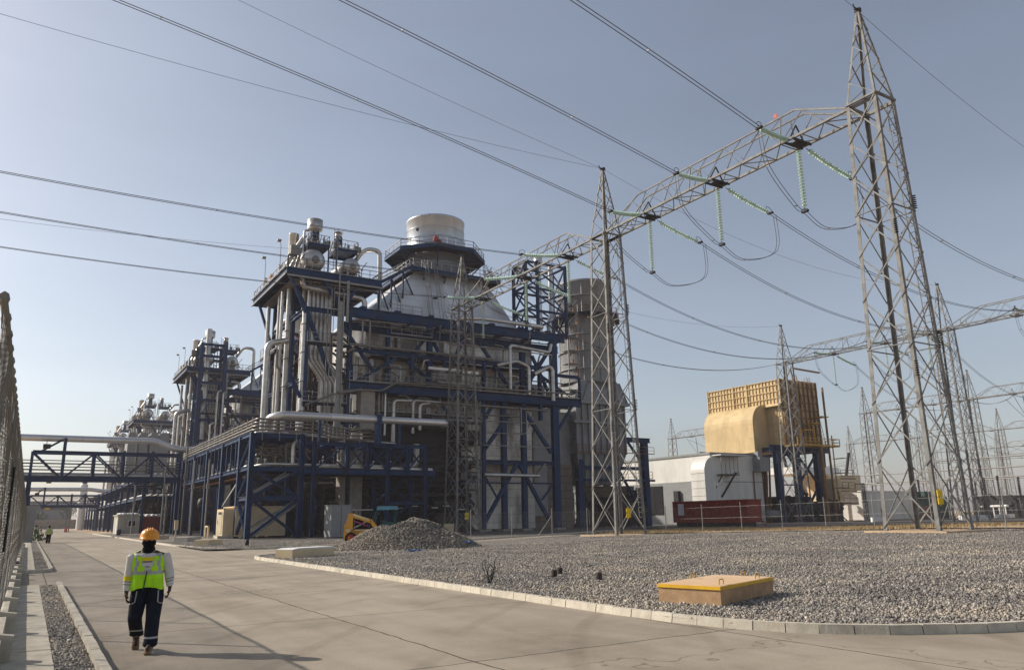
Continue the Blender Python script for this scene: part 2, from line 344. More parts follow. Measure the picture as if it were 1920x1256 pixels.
# kerb lines of the island
KB = [(60,2.2),(40,2.6),(30,3.2),(24,3.9),(19,4.8),(15.8,5.55),(13.6,6.2),(12.2,6.75),(11.1,7.4),(10.3,8.2),(9.8,9.2),(9.55,10.4),(9.45,12),(9.42,20),(9.4,30),(9.4,38.6),(9.55,39.8),(10.1,40.8),(11.2,41.7),(13,42.6),(25.7,48.4),(43,57.4),(58,65)]
def resample(pl, step):
    out = []; carry = 0.0
    for (x0, y0), (x1, y1) in zip(pl[:-1], pl[1:]):
        L_ = math.hypot(x1-x0, y1-y0); t = carry
        while t < L_: out.append((x0+(x1-x0)*t/L_, y0+(y1-y0)*t/L_)); t += step
        carry = t - L_
    return out
def kerb(pl, inside, name='kerb', top=.135, wid=.15, step=.5, zf=None):
    b = MB(); pts = resample(pl, step)
    for (x0, y0), (x1, y1) in zip(pts[:-1], pts[1:]):
        d = Vector((x1-x0, y1-y0, 0)); 
        if d.length < .05: continue
        d.normalize(); n = Vector((-d.y, d.x, 0))*inside
        a = Vector((x0, y0, -.02)) + d*.008; c = Vector((x1, y1, -.02)) - d*.008
        j = random.uniform(-.006, .006); tz = top + random.uniform(-.005,.005) + (0 if zf is None else max(0, zf(x0,y0)-.1))
        o_ = n*j; up = Vector((0,0,tz+.02))
        b.hexa([a+o_, c+o_, c+n*wid+o_, a+n*wid+o_] if inside > 0 else [a+n*wid+o_, c+n*wid+o_, c+o_, a+o_],
               [a+o_+n*.03+up, c+o_+n*.03+up, c+n*wid+o_+up, a+n*wid+o_+up] if inside > 0 else [a+n*wid+o_+up, c+n*wid+o_+up, c+o_+n*.03+up, a+o_+n*.03+up])
    return b.build(name, KERB, kind='structure')
kerb(KB, -1)
kerb([(9.4,150),(9.4,110),(9.4,80),(9.5,64),(9.9,56),(10.8,53),(12.2,51.9),(14,51.7),(24,51.7),(43,63),(60,73)], 1)
kerb([(1.05,8),(1.05,27.6)], 1); kerb([(1.05,120),(1.05,36),(.9,35.2),(.5,35.0),(-.6,34.9)], -1)
# island gravel surface, rising gently to the right
def yb(x):
    for (x1, y1), (x0, y0) in zip(KB[:-1], KB[1:]):
        if x0 <= x <= x1: return y0 + (y1-y0)*(x-x0)/(x1-x0+1e-9)
    return 12.
def yt(x):
    pl = KB[15:]
    for (x0, y0), (x1, y1) in zip(pl[:-1], pl[1:]):
        if x0 <= x <= x1: return y0 + (y1-y0)*(x-x0)/(x1-x0+1e-9)
    return 38.6 if x < 9.5 else 65
PILE = (18.55, 41.6)
def pile_h(x, y):
    dx, dy = (x-PILE[0]), (y-PILE[1])
    u = dx*.8516-dy*.525; v = dx*.525+dy*.8516     # u: across the view, v: along it
    r = math.hypot(u/(4.1 if u > 0 else 4.25), v/3.4)
    base = clamp(1.0-r)
    h = 2.05*base
    h = min(h, 1.30 + .12*math.sin(u*1.7+.4) + .07*math.sin(v*2.3+u)) if h > 1.1 else h*.96
    h += .10*math.sin(u*2.1+1)*base + .07*math.sin(u*4.3+v*3.1)*base + .05*math.sin(v*5.2-u*2.7)*base + .12*clamp(1.25-r)*clamp(r*1.2)
    return max(0, h)
def grav_z(x, y): return zg(x, y) + pile_h(x, y)
xs = [9.55+.25*i for i in range(60)] + [24.6+.8*i for i in range(34)]
V = []; Fq = []; NY = 150
for x in xs:
    a, c = yb(x)+.12, yt(x)-.12
    for j in range(NY+1):
        y = a+(c-a)*j/NY
        V.append((x, y, grav_z(x, y) + (.02*math.sin(x*3.1+y*1.7)*math.sin(y*2.3-x) if 10 < x else 0) - .015))
for i in range(len(xs)-1):
    for j in range(NY):
        k = i*(NY+1)+j; Fq.append((k, k+NY+1, k+NY+2, k+1))
npmesh('gravel_bed', np.array(V), np.array(Fq), GRAV, 4, kind='structure', smooth=True)
# loose stones: real little rocks, dense near the camera
def stones(name, pts, size, label, seed=1, m=None):
    r = np.random.default_rng(seed); n = len(pts)
    base = np.array([(1,0,0),(-1,0,0),(0,1,0),(0,-1,0),(0,0,1),(0,0,-1)], float)
    fc = np.array([(0,2,4),(2,1,4),(1,3,4),(3,0,4),(2,0,5),(1,2,5),(3,1,5),(0,3,5)])
    v = base[None]*(1+r.uniform(-.3,.3,(n,6,1))) + r.uniform(-.22,.22,(n,6,3))
    s = (size*np.clip(r.lognormal(-.08,.42,(n,1,1)),.4,2.1))*np.stack([np.ones(n), r.uniform(.6,1,n), r.uniform(.45,.8,n)],1)[:,None,:]
    v = v*s
    q = r.normal(size=(n,4)); q[:,1:3] *= .55; q /= np.linalg.norm(q,axis=1)[:,None]; a,b_,c,d = q.T[0],q.T[1],q.T[2],q.T[3]
    R = np.stack([np.stack([1-2*(c*c+d*d),2*(b_*c-a*d),2*(b_*d+a*c)],1),np.stack([2*(b_*c+a*d),1-2*(b_*b_+d*d),2*(c*d-a*b_)],1),np.stack([2*(b_*d-a*c),2*(c*d+a*b_),1-2*(b_*b_+c*c)],1)],1)
    v = np.einsum('nij,nkj->nki', R, v) + pts[:,None,:]
    f = fc[None] + (np.arange(n)*6)[:,None,None]
    return npmesh(name, v.reshape(-1,3), f.reshape(-1,3), m or STONE, 3, kind='stuff', label=label, cat='gravel')
cand = []
def sample(n, x0, x1, y0, y1):
    X = rng.uniform(x0, x1, n); Y = rng.uniform(y0, y1, n); return X, Y
def keep(X, Y):
    return [(x, y, grav_z(x, y)) for x, y in zip(X, Y) if 9.6 < x and yb(x)+.16 < y < yt(x)-.2]
pts = []
for dens, box in ((330,(9.6,17,5.3,16)), (190,(9.6,22,16,27)), (200,(17,27,4.2,16)), (75,(9.6,34,27,40)), (95,(22,34,10,27)), (40,(34,50,6,50))):
    x0, x1, y0, y1 = box; n = int(dens*(x1-x0)*(y1-y0))
    X, Y = sample(n, x0, x1, y0, y1); pts += keep(X, Y)
stones('gravel', np.array(pts), .026, 'loose pale grey crushed gravel covering the raised bed beside the concrete road')
pp = []
while len(pp) < 26000:
    x, y = PILE[0]+rng.uniform(-6,6), PILE[1]+rng.uniform(-6,6); h = pile_h(x, y)
    if h > .03 and y < yt(x)+.5: pp.append((x, y, zg(x,y)+h+rng.uniform(-.01,.02)))
stones('gravel_pile', np.array(pp), .045, 'heap of crushed stone in front of the blue pipe rack', 5, PSTONE)
# yard gravel on the plant side of the cross street, and plant paving
b = MB(); b.add([(9.5,52.2,.09),(24,51.9,.09),(43,63.2,.09),(43,66,.09),(17,66,.09),(17,150,.09),(9.5,150,.09)], [(0,1,2,3,4,5,6)])
b.build('yard_gravel', GRAV, kind='structure', origin=Vector((0,0,0)))
yp = []
X, Y = sample(26000, 9.6, 26, 52, 76)
yp = [(x, y, .1) for x, y in zip(X, Y) if (x < 17 or y < 66) and y > 52.3+max(0,(x-24)*.6)]
stones('yard_gravel_stones', np.array(yp), .032, 'grey gravel strip along the foot of the blue pipe rack', 9)
b = MB(); b.add([(17,66,.07),(43,66,.07),(100,80,.07),(100,420,.07),(17,420,.07)], [(0,1,2,3,4)])
b.build('plant_yard', PAVE, kind='structure', origin=Vector((0,0,0)))
# sandy ground with dry grass right of the gravel
V = []; Fq = []; nx, ny = 60, 50
for i in range(nx+1):
    for j in range(ny+1):
        x = 48.6+i*2.2; y = -30+j*2.1
        z = zg(x, y)*(1-clamp((x-60)/70)) + .03*math.sin(x*.9+y*.5)*math.sin(y*.7) + .0 + .06
        V.append((x, y, z if y < 64 else .05))
for i in range(nx):
    for j in range(ny):
        k = i*(ny+1)+j; Fq.append((k, k+ny+1, k+ny+2, k+1))
npmesh('sandy_ground', np.array(V), np.array(Fq), SAND, 4, kind='structure', smooth=True)
b = MB(); b.add([(62,62,.20),(98,50,.24),(150,60,.22),(150,80,.2),(84,82,.2),(66,80,.2)], [(0,1,2,3,4,5)])
b.build('yard_road', PAVE, kind='structure', origin=Vector((0,0,0)))
# dry grass
def grass(name, n, region, hgt, label):
    r = np.random.default_rng(len(name)); v = []; f = []
    for i in range(n):
        x, y = region(r); z = zg(x, y)*(1-clamp((x-60)/70))+.06; h = hgt*r.uniform(.4,1.2); a = r.uniform(0,6.28); ww = .02
        lx, ly = r.normal(0,.3)*h, r.normal(0,.3)*h; k = len(v)
        v += [(x-ww*math.cos(a), y-ww*math.sin(a), z), (x+ww*math.cos(a), y+ww*math.sin(a), z), (x+lx, y+ly, z+h)]; f.append((k, k+1, k+2))
    npmesh(name, np.array(v), np.array(f), DRYG, 3, kind='stuff', label=label, cat='grass')
_pat = [(rng.uniform(50,66), rng.uniform(26,62), rng.uniform(.8,2.6)) for _ in range(26)] + [(47.5,55.5,1.6),(50,56,2.2),(52.5,57,2),(49,52.5,1.2)]
def _reg(r):
    c = _pat[r.integers(len(_pat))]; return c[0]+r.normal()*c[2], c[1]+r.normal()*c[2]
grass('dry_grass', 16000, _reg, .26, 'dry straw coloured grass along the far wire fence')
# left strip: paving slab, gravel strip, low concrete fence foot
b = MB(); 
for k in range(16):
    y0 = 5+k*1.42
    if y0 < 27: b.box(-.12, y0, -.05, .47, y0+1.405, .05+random.uniform(-.004,.004))
for k in range(50): b.box(-.1, 36+k*1.42, -.05, .42, 36+k*1.42+1.405, .05)
b.build('pavement', KERB, kind='structure')
b = MB(); b.add([(.47,5,.03),(.92,5,.03),(.92,27.5,.03),(.47,27.5,.03)], [(0,1,2,3)]); b.add([(.42,35.3,.05),(.92,35.3,.05),(.92,110,.05),(.42,110,.05)], [(0,1,2,3)])
b.build('gravel_strip', GRAV, kind='structure', origin=Vector((0,0,0)))
X, Y = sample(15000, .49, .9, 8, 27.4); s1 = [(x, y, .035) for x, y in zip(X, Y)]
X, Y = sample(4000, .45, .9, 35.4, 60); s1 += [(x, y, .055) for x, y in zip(X, Y)]
stones('strip_gravel', np.array(s1), .022, 'narrow strip of dark gravel between the paving slabs and the kerb', 3)
# ------------------------------------------------------------------ wire fences
WIREM = mat('grey fence wire', (.17,.165,.155), .55, .1, .2, 3)
def mesh_fence_wires(b, u0, u1, z0, z1, cell, r, place, seg=3, wob=.03, seed=2):
    q = random.Random(seed); H = z1-z0; n = int((u1-u0+H)/cell)
    for fam in (1, -1):
        for i in range(n+1):
            s = u0 - H + i*cell if fam > 0 else u0 + i*cell
            pts = []
            for k in range(seg+1):
                t = k/seg; u = s + fam*H*t; z = z0 + H*t
                if u0 <= u <= u1: pts.append(place(u, z))
            if len(pts) > 1: b.tube(pts, r, 3, caps=False)
t = thing('chain_link_fence', 'tall chain link fence of dull wire running along the left edge of the road', 'fence', (-.25, 12, 0))
b = MB()
def pl_(u, z):
    f = (z-.35)/2.65
    e = math.sin(math.pi*max(0, min(1, f))); return Vector((-.25 + e*(.035*math.sin(u*2.03+z*1.3) + .018*math.sin(u*4.1+z*2.6)), u, z))
mesh_fence_wires(b, 4.9, 95, .36, 3.0, .07, .0036, pl_, seg=12)
b.build('wire_mesh', WIREM, t)
for k in range(-2, 27):
    y = 12.8+3.1*k; b = MB(); b.tube([(-.27,y,0),(-.27,y,3.02)], .03, 8); b.build('post', GALV, t)
b = MB(); b.tube([(-.25, 4.9+.5*i, 3.02+.012*math.sin(i*.9)) for i in range(181)], .022, 7)
for i in range(180):
    b.ball((-.25, 5.0+i*.5, 3.03), .03, .028, .045, 6, 4)
b.build('top_rail', GALV, t)
b = MB(); b.hexa([(-.215,10.6,1.5),(-.2,10.6,1.5),(-.2,11.3,1.5),(-.215,11.3,1.5)], [(-.215,10.7,2.45),(-.2,10.7,2.45),(-.2,11.25,2.5),(-.215,11.25,2.5)]); b.build('dark_gap_sheet', DARK, t)  # added dark sheet standing for a dark gap in the mesh
t = thing('fence_foot_wall', 'low concrete foot wall with stub brackets under the chain link fence', 'wall', (-.2, 12, 0))
b = MB(); 
for k in range(-3, 8): b.box(-.34, 12.8+3.1*k+.02, 0, -.14, 12.8+3.1*(k+1)-.02, .33)
for k in range(12): b.box(-.34, 36+3.1*k+.02, 0, -.14, 36+3.1*(k+1)-.02, .33)
b.build('wall', KERB, t)
for k in list(range(-3, 9)) + list(range(10, 20)):
    y = 12.8+3.1*k+(0 if k < 9 else -.6)
    b = MB(); b.hexa([(-.36,y-.09,0),(-.02,y-.09,0),(-.02,y+.09,0),(-.36,y+.09,0)], [(-.36,y-.09,.42),(.0,y-.09,.36),(.0,y+.09,.36),(-.36,y+.09,.42)]); b.build('bracket', KERB, t)
def run_fence(name, label, pts, h, posts, brace=()):
    t = thing(name, label, 'fence', (*posts[0], zg(*posts[0])))
    b = MB()
    for (x0,y0),(x1,y1) in zip(pts[:-1], pts[1:]):
        L_ = math.hypot(x1-x0, y1-y0)
        def pf(u, z): 
            x, y = x0+(x1-x0)*u/L_, y0+(y1-y0)*u/L_; return Vector((x, y, zg(x,y)+z))
        mesh_fence_wires(b, 0, L_, .05, h-.25, .14, .0016, pf, seg=4)
        for zz in (.08, h*.5, h-.27): b.tube([pf(0,zz), pf(L_,zz)], .004, 3)
    b.build('wire_mesh', RAIL, t)
    for x, y in posts:
        z = zg(x,y); b = MB(); b.tube([(x,y,z-.1),(x,y,z+h)], .035, 8); b.ball((x,y,z+h), .04, n=8, m=4); b.build('post', RAIL, t)
    for (x0,y0),(x1,y1) in brace:
        b = MB(); b.tube([(x0,y0,zg(x0,y0)+h*.75),(x1,y1,zg(x1,y1))], .03, 6); b.build('brace', RAIL, t)
run_fence('wire_fence', 'thin wire fence on grey posts behind the gravel bed, in front of the red container', [(51,56.5),(51,14)], 2.4,
          [(51,y) for y in (55.6,50.9,46.4,42.2,38.2,34.2,30,25.4,21,17)])
run_fence('wire_fence', 'thin wire fence on grey posts before the foot of the near boiler', [(28,58.2),(51,58)], 2.3,
          [(x,58) for x in (31.5,35.5,39.7,43.6,47.5)], brace=(((39.7,58),(38.2,58)),))

# ------------------------------------------------------------------ lattice gantries
WB, WT, ZT, ZP = 1.6, 1.0, 26.3, 33.0
def hw(z): return WB+(WT-WB)*z/ZT
def corner(c, z, i, z0):
    sx, sy_ = ((-1,-1),(1,-1),(1,1),(-1,1))[i % 4]
    w_ = hw(z) if z <= ZT else WT+(.10-WT)*(z-ZT)/(ZP-ZT)
    return Vector((c[0]+sx*w_, c[1]+sy_*w_, z0+z*(1-z0/40)))
def lattice_tower(x, y, z0, label, m=GALV, group=None, sign=True):
    t = thing('lattice_tower', label, 'pylon', (x, y, z0), group); c = (x, y)
    for i in range(4):
        b = MB()
        b.lbar(corner(c,0,i,z0), corner(c,ZT,i,z0), .22, .03, up=(corner(c,0,(i+1)%4,z0)-corner(c,0,i,z0)))
        b.lbar(corner(c,ZT,i,z0), corner(c,ZP,i,z0), .13, .025, up=(corner(c,0,(i+1)%4,z0)-corner(c,0,i,z0)))
        f = corner(c,0,i,z0); b.box(f.x-.28,f.y-.28,f.z-.3,f.x+.28,f.y+.28,f.z+.12)
        b.build('leg', m, t)
    lv = [0.25]; h = 3.6
    while lv[-1] < ZT-1.5: lv.append(lv[-1]+h); h *= .94
    lv[-1] = ZT
    for i in range(4):
        b = MB()
        for k in range(len(lv)-1):
            A, B = corner(c,lv[k],i,z0), corner(c,lv[k+1],i,z0); C_, D = corner(c,lv[k],(i+1)%4,z0), corner(c,lv[k+1],(i+1)%4,z0)
            n = (C_-A).cross(Vector((0,0,1))).normalized()*.03
            b.bar(A+n, D+n, .08, .03, up=n); b.bar(C_-n, B-n, .08, .03, up=n)
            if k in (3,6): b.bar(A, C_, .09, .05)
        pl = [ZT, 27.9, 29.3, 30.5, 31.5, 32.3]
        b.bar(corner(c,ZT,i,z0), corner(c,ZT,(i+1)%4,z0), .16, .12)
        for k in range(len(pl)-1):
            j = i if k % 2 else (i+1) % 4; j2 = (i+1) % 4 if k % 2 else i
            b.bar(corner(c,pl[k],j,z0), corner(c,pl[k+1],j2,z0), .075, .04)
        b.build('bracing', m, t)
    b = MB(); p = corner(c,ZP,0,z0); zt = p.z
    b.box(x-.16,y-.16,zt-.1,x+.16,y+.16,zt+.06); b.box(x-.34,y-.06,zt,x+.30,y+.06,zt+.12); b.ball((x+.12,y,zt+.15),.17,.17,.1,8,5); b.bar((x-.3,y,zt),(x-.42,y,zt+.34),.06)
    b.build('peak_cap', DKGREY, t)
    b = MB()   # climbing ladder on the far right leg
    A, B = corner(c,1.5,1,z0)+Vector((-.22,.1,0)), corner(c,ZT,1,z0)+Vector((-.22,.1,0)); dv = Vector((0,.38,0))
    b.bar(A,B,.04); b.bar(A+dv,B+dv,.04)
    for k in range(62):
        q = A.lerp(B, k/62); b.bar(q, q+dv, .03)
    b.build('ladder', m, t)
    for i, zz in ((0,8.5),(0,17),(1,10.5),(1,19)):
        b = MB(); A = corner(c,zz,i,z0)
        for k in range(7): b.ball(A+Vector((-.02,-.05,k*.13)), .13,.13,.03,8,4)
        b.build('anti_climb_spikes', DKGREY, t)
    if sign:
        b = MB(); q = corner(c,1.5,0,z0)+Vector((.22 if y < 40 else 1.25,-.12,0))
        b.box(q.x-.23,q.y-.02,q.z+.37,q.x+.23,q.y+.02,q.z+.70); b.box(q.x-.23,q.y-.02,q.z-.02,q.x+.23,q.y+.02,q.z+.32); b.bar((q.x,q.y+.03,q.z-.1),(q.x,q.y+.03,q.z+.8),.04); b.build('warning_sign', SIGNY, t)
    return t
def girder(x, y0, y1, z, label, m=GALV, group=None, peaks=None):
    t = thing('gantry_beam', label, 'gantry beam', (x, (y0+y1)/2, z-.2), group)
    ya, yb_ = y0+WT, y1-WT; L_ = yb_-ya; n = 14
    def top(f): return z + .12 + 2.0*min(1, f/.17, (1-f)/.17)
    lo = []; hi = []
    for sx in (-1, 1):
        b = MB(); b.lbar((x+sx*.85, y0-.9, z), (x+sx*.85, y1+.9, z), .17, .03); b.build('lower_chord', m, t)
    for sx in (-1, 1):
        b = MB(); pts = [0,.17,.5,.83,1]
        for a, c in zip(pts[:-1], pts[1:]): b.lbar((x+sx*(.8 if a in (0,1) else .5), ya+L_*a, top(a)), (x+sx*(.8 if c in (0,1) else .5), ya+L_*c, top(c)), .10, .02)
        b.build('upper_chord', m, t)
    def LO(k, sx): return Vector((x+sx*.85, ya+L_*k/n, z))
    def HI(k, sx):
        f = k/n; e = min(1, f/.17, (1-f)/.17); return Vector((x+sx*(.8-.3*e), ya+L_*f, top(f)))
    b = MB()
    for k in range(n):
        for sx in (-1,1):
            b.bar(LO(k,sx), HI(k+1,sx), .06,.03) if k % 2 else b.bar(HI(k,sx), LO(k+1,sx), .06,.03)
            if k in (3,8,13): b.bar(LO(k,sx), HI(k,sx), .08,.05)
        b.bar(LO(k,-1 if k%2 else 1), LO(k+1,1 if k%2 else -1), .07,.04); b.bar(LO(k,-1), LO(k,1), .07,.04)
        if 2 < k < n-2: b.bar(HI(k,-1), HI(k+1,1), .05,.03)
    b.build('bracing', m, t)
    for yy in (peaks or []):
        b = MB(); b.box(x-.95,yy-.42,z-.12,x+.95,yy-.30,z+.02); b.box(x-.95,yy+.30,z-.12,x+.95,yy+.42,z+.02); b.box(x-.5,yy-.3,z-.20,x+.5,yy+.3,z-.08)
        b.bar((x-.85,yy,z),(x,yy,z+1.3),.08); b.bar((x+.85,yy,z),(x,yy,z+1.3),.08); b.build('string_hanger', DKGREY if m is GALV else m, t)
    return t
def string(p, q, label, group, sag=.0, m=GLASSG):
    p, q = Vector(p), Vector(q); t = thing('insulator_string', label, 'insulator', p, group)
    n = 19; L_ = (q-p).length; d = (q-p).normalized(); a = d.orthogonal().normalized(); bb = d.cross(a)
    b = MB()
    def at_(f): return p.lerp(q, f) - Vector((0,0,sag*4*f*(1-f)))
    for k in range(n):
        c = at_(.06+.88*(k+.5)/n); th = L_*.88/n
        vs = []; prof_ = [(.04,-.48),(.175,-.26),(.19,-.14),(.05,-.02),(.04,.5)]; ns = 9
        for r, h in prof_:
            for j in range(ns):
                u = 2*math.pi*j/ns; vs.append(c + d*h*th + (a*math.cos(u)+bb*math.sin(u))*r)
        b.add(vs, [(i*ns+j, i*ns+(j+1)%ns, (i+1)*ns+(j+1)%ns, (i+1)*ns+j) for i in range(len(prof_)-1) for j in range(ns)], True)
    b.build('glass_discs', m, t)
    b = MB(); b.tube([at_(k/12) for k in range(13)], .028, 6); b.box(q.x-.12,q.y-.24,q.z-.06,q.x+.12,q.y+.24,q.z+.06)
    if abs(d.z) < .8:
        h = d.cross(Vector((0,0,1))).normalized(); b.tube([at_(.93)+Vector((0,0,.05)), at_(.9)+Vector((0,0,.38)), at_(.95)+Vector((0,0,.5))+d*.1, q+Vector((0,0,.3))+d*.25, q], .022, 5, bend=.2)
    else:
        b.lathe((q.x,q.y,q.z+.12), [(.20,-.02),(.23,0),(.20,.02),(.17,0),(.20,-.02)], 10)
    b.build('end_fittings', DKGREY, t)
    return t
def wire(name, label, cat, spans, r, group=None, sep=.0, m=None, spacers=()):
    b = MB()
    for pts in spans:
        for s in ((-sep, sep) if sep else (0,)): b.tube([Vector(p)+Vector((0, s, 0)) for p in pts], r, 5)
    if sep:
        for p in spacers: b.bar(Vector(p)+Vector((0,-sep,0)), Vector(p)+Vector((0,sep,0)), .05, .08)
    return b.build(name, m or WIRE, label=label, cat=cat, group=group)
def para(p, q, sag, n=40):
    p, q = Vector(p), Vector(q)
    return [p.lerp(q, i/n) - Vector((0,0,sag*4*(i/n)*(1-i/n))) for i in range(n+1)]
GT = [(42,25.0),(42,51.5),(42,79.4)]
t1 = lattice_tower(42,25.0,.62,'tallest looking grey lattice pylon standing at the right, nearest the camera')
t2 = lattice_tower(42,51.5,.10,'middle lattice pylon of the near gantry, before the grey bypass stack')
t3 = lattice_tower(42,79.4,.10,'leftmost lattice pylon of the near gantry, in front of the boiler wall')
PH = [30.5,37.9,45.6,57.4,65.0,74.2]
girder(42,25.0,51.5,26.3,'arched lattice gantry beam between the right and the middle near pylons', peaks=PH[:3])
girder(42,51.5,79.4,26.3,'arched lattice gantry beam between the middle and the leftmost near pylons', peaks=PH[3:])
b = MB(); b.box(41.05,31.2,28.3,41.08,31.5,28.6); b.build('phase_plate', SIGNR, label='small red phase plate on the crest of the near gantry beam', cat='sign')
where = ['beside the tall right pylon','at the middle of the right gantry span','just right of the middle pylon','just left of the middle pylon','at the middle of the left gantry span','beside the leftmost near pylon']
def jumper(name, L0, V0, R0, label, group):
    L0, V0, R0 = Vector(L0), Vector(V0), Vector(R0)
    low = Vector((V0.x+2.2, V0.y, V0.z-.75))
    ctl = [L0, Vector((L0.x+.5,L0.y,L0.z-2.6)), V0+Vector((-.9,0,.25)), V0, low, Vector((R0.x-.25,R0.y,V0.z+.6)), R0]
    pts = []
    for i in range(len(ctl)-1):
        p0, p1, p2, p3 = ctl[max(i-1,0)], ctl[i], ctl[i+1], ctl[min(i+2,len(ctl)-1)]
        for j in range(6):
            s = j/6; pts.append(.5*((2*p1)+(p2-p0)*s+(2*p0-5*p1+4*p2-p3)*s*s+(3*p1-p0-3*p2+p3)*s**3))
    pts.append(R0)
    return wire(name, label, 'cable', [pts], .022, group, sep=.13, spacers=(pts[6],pts[12],pts[24]))
RX = 107
PH2 = [31.5,38.5,46.0,60,66.5,75.5]
far_left = {0:((23.3,30.4),(-40,41)), 1:((12.2,31.0),(-40,37)), 2:((.8,31.8),(-40,35.5)), 3:((13.1,24.6),(-60,27.5)), 4:((10,24.3),(-60,28)), 5:((10,24.5),(-60,28.5))}
LEFT_END = {0:(38.2,26.4),1:(37.8,26.1),2:(37.8,25.9),3:(36.6,25.6),4:(36.6,25.3),5:(37.0,25.8)}
def quad(x0,z0,x1,z1,x2,z2):
    def f(x): return z0*(x-x1)*(x-x2)/((x0-x1)*(x0-x2)) + z1*(x-x0)*(x-x2)/((x1-x0)*(x1-x2)) + z2*(x-x0)*(x-x1)/((x2-x0)*(x2-x1))
    return f
for i, y in enumerate(PH):
    lx, lz = LEFT_END[i]
    string((41.1,y,26.3),(lx,y,lz), 'green glass insulator string pulled to the left '+where[i], 'tension insulators on the near gantry', sag=.10)
    string((42,y,26.0),(42.0,y,21.3), 'green glass insulator string hanging straight down '+where[i], 'hanging insulators on the near gantry')
    string((42.9,y,26.1),(47.8,y,25.0), 'green glass insulator string sloping to the right '+where[i], 'right tension insulators on the near gantry', sag=.12)
    (mx_,mz_),(ex,ez) = far_left[i]
    fz = quad(lx,lz,mx_,mz_,ex,ez)
    pts = [(lx+(ex-lx)*k/50, y, fz(lx+(ex-lx)*k/50)) for k in range(51)]
    wire('power_line', 'twin line running off to the left, '+where[i], 'power line', [pts], .026, 'power lines to the left', sep=.13, spacers=[pts[k] for k in (6,14,22,30)])
    y2 = PH2[i]; sag = 4.6 if i != 2 else 5.2
    pts = [Vector(p) for p in para((47.8,0,25.0),(RX-4.4,0,26.2),sag)]
    for k, p in enumerate(pts): p.y = y+(y2-y)*k/40
    wire('power_line', 'twin line sagging to the right, '+where[i], 'power line', [pts], .026, 'power lines to the right', sep=.13, spacers=[pts[k] for k in (8,16,24)])
    jumper('jumper_cable', (lx,y,lz),(42,y,21.25),(48.3,y,24.9), 'looped twin jumper cable under the near gantry, '+where[i], 'jumper cables of the near gantry')
for lab, P_, Q_, sg in (('thin earth wire from the right pylon top off over the plant',(42,25,33.1),(10,25,44),.6),('thin earth wire from the right pylon top down to the right',(42,25,33.1),(RX,30.5,33),2.5),
    ('thin earth wire climbing left from the middle pylon top',(42,51.5,33.1),(-20,51.5,45),.9),('long thin earth wire from the middle pylon top to the far left',(42,51.5,33.1),(-60,46,33),2.2),
    ('thin earth wire from the middle pylon top to the right',(42,51.5,33.1),(RX,57.5,33),3.2),('thin earth wire running left from the leftmost near pylon top',(42,79.4,33.1),(-60,79.4,31),3.5),('thin earth wire from the leftmost near pylon top to the right',(42,79.4,33.1),(RX,85,33),3)):
    wire('earth_wire', lab, 'wire', [para(P_,Q_,sg)], .014)
# further gantries: lighter copies of the same kind
def small_tower(x, y, z0, label, group): return lattice_tower(x, y, z0, label, FARGALV, group, sign=False)
far_t = []
ft = small_tower(RX,85,.1,'lattice pylon of the second gantry rising behind the yellow filter house','pylons of the second gantry'); far_t.append(ft)
dup(ft,(0,-27.5,0),'lattice pylon of the second gantry seen just right of the nearest pylon','pylons of the second gantry')
dup(ft,(0,-55,0),'lattice pylon of the second gantry at the right end of its beam','pylons of the second gantry')
fg = girder(RX,57.5,85,26.3,'lattice beam of the second gantry between the filter house pylon and the next', FARGALV, 'beams of the second gantry', peaks=PH2[3:])
dup(fg,(0,-27.5,0),'lattice beam of the second gantry leaving the picture at the right','beams of the second gantry')
w2 = ['at its right end','right of its second pylon','near the right edge','left of its second pylon','at the middle of its left span','near the filter house']
for i, y in enumerate(PH2):
    string((RX-.9,y,26.3),(RX-4.4,y,26.1), 'green insulator string of the second gantry pulled left, '+w2[i], 'tension insulators of the second gantry', sag=.1)
    string((RX,y,26.0),(RX,y,21.3), 'insulator string of the second gantry hanging down, '+w2[i], 'hanging insulators of the second gantry')
    string((RX+.9,y,26.1),(RX+5.4,y,25.0), 'insulator string of the second gantry sloping right, '+w2[i], 'right insulators of the second gantry', sag=.1)
    jumper('jumper_cable', (RX-4.4,y,26.1),(RX,y,21.25),(RX+5.8,y,24.9), 'jumper cable loop of the second gantry, '+w2[i], 'jumper cables of the second gantry')
    wire('power_line', 'twin conductor beyond the second gantry, '+w2[i], 'power line', [para((RX+5.4,y,25),(178,y+8+2*i,25.8),4.5)], .03, 'power lines beyond the second gantry', sep=.13)
FY = [67,94,121,166,193]
for k, y in enumerate(FY):
    dup(ft,(182-RX,y-85,0),['distant lattice pylon of the third gantry near the right edge','distant lattice pylon of the third gantry behind the second pylon','distant lattice pylon right of the yellow filter house','distant lattice pylon hidden low behind the white hall','distant lattice pylon left of the yellow filter house'][k],'pylons of the third gantry', skip=('ladder','anti_climb_spikes'))
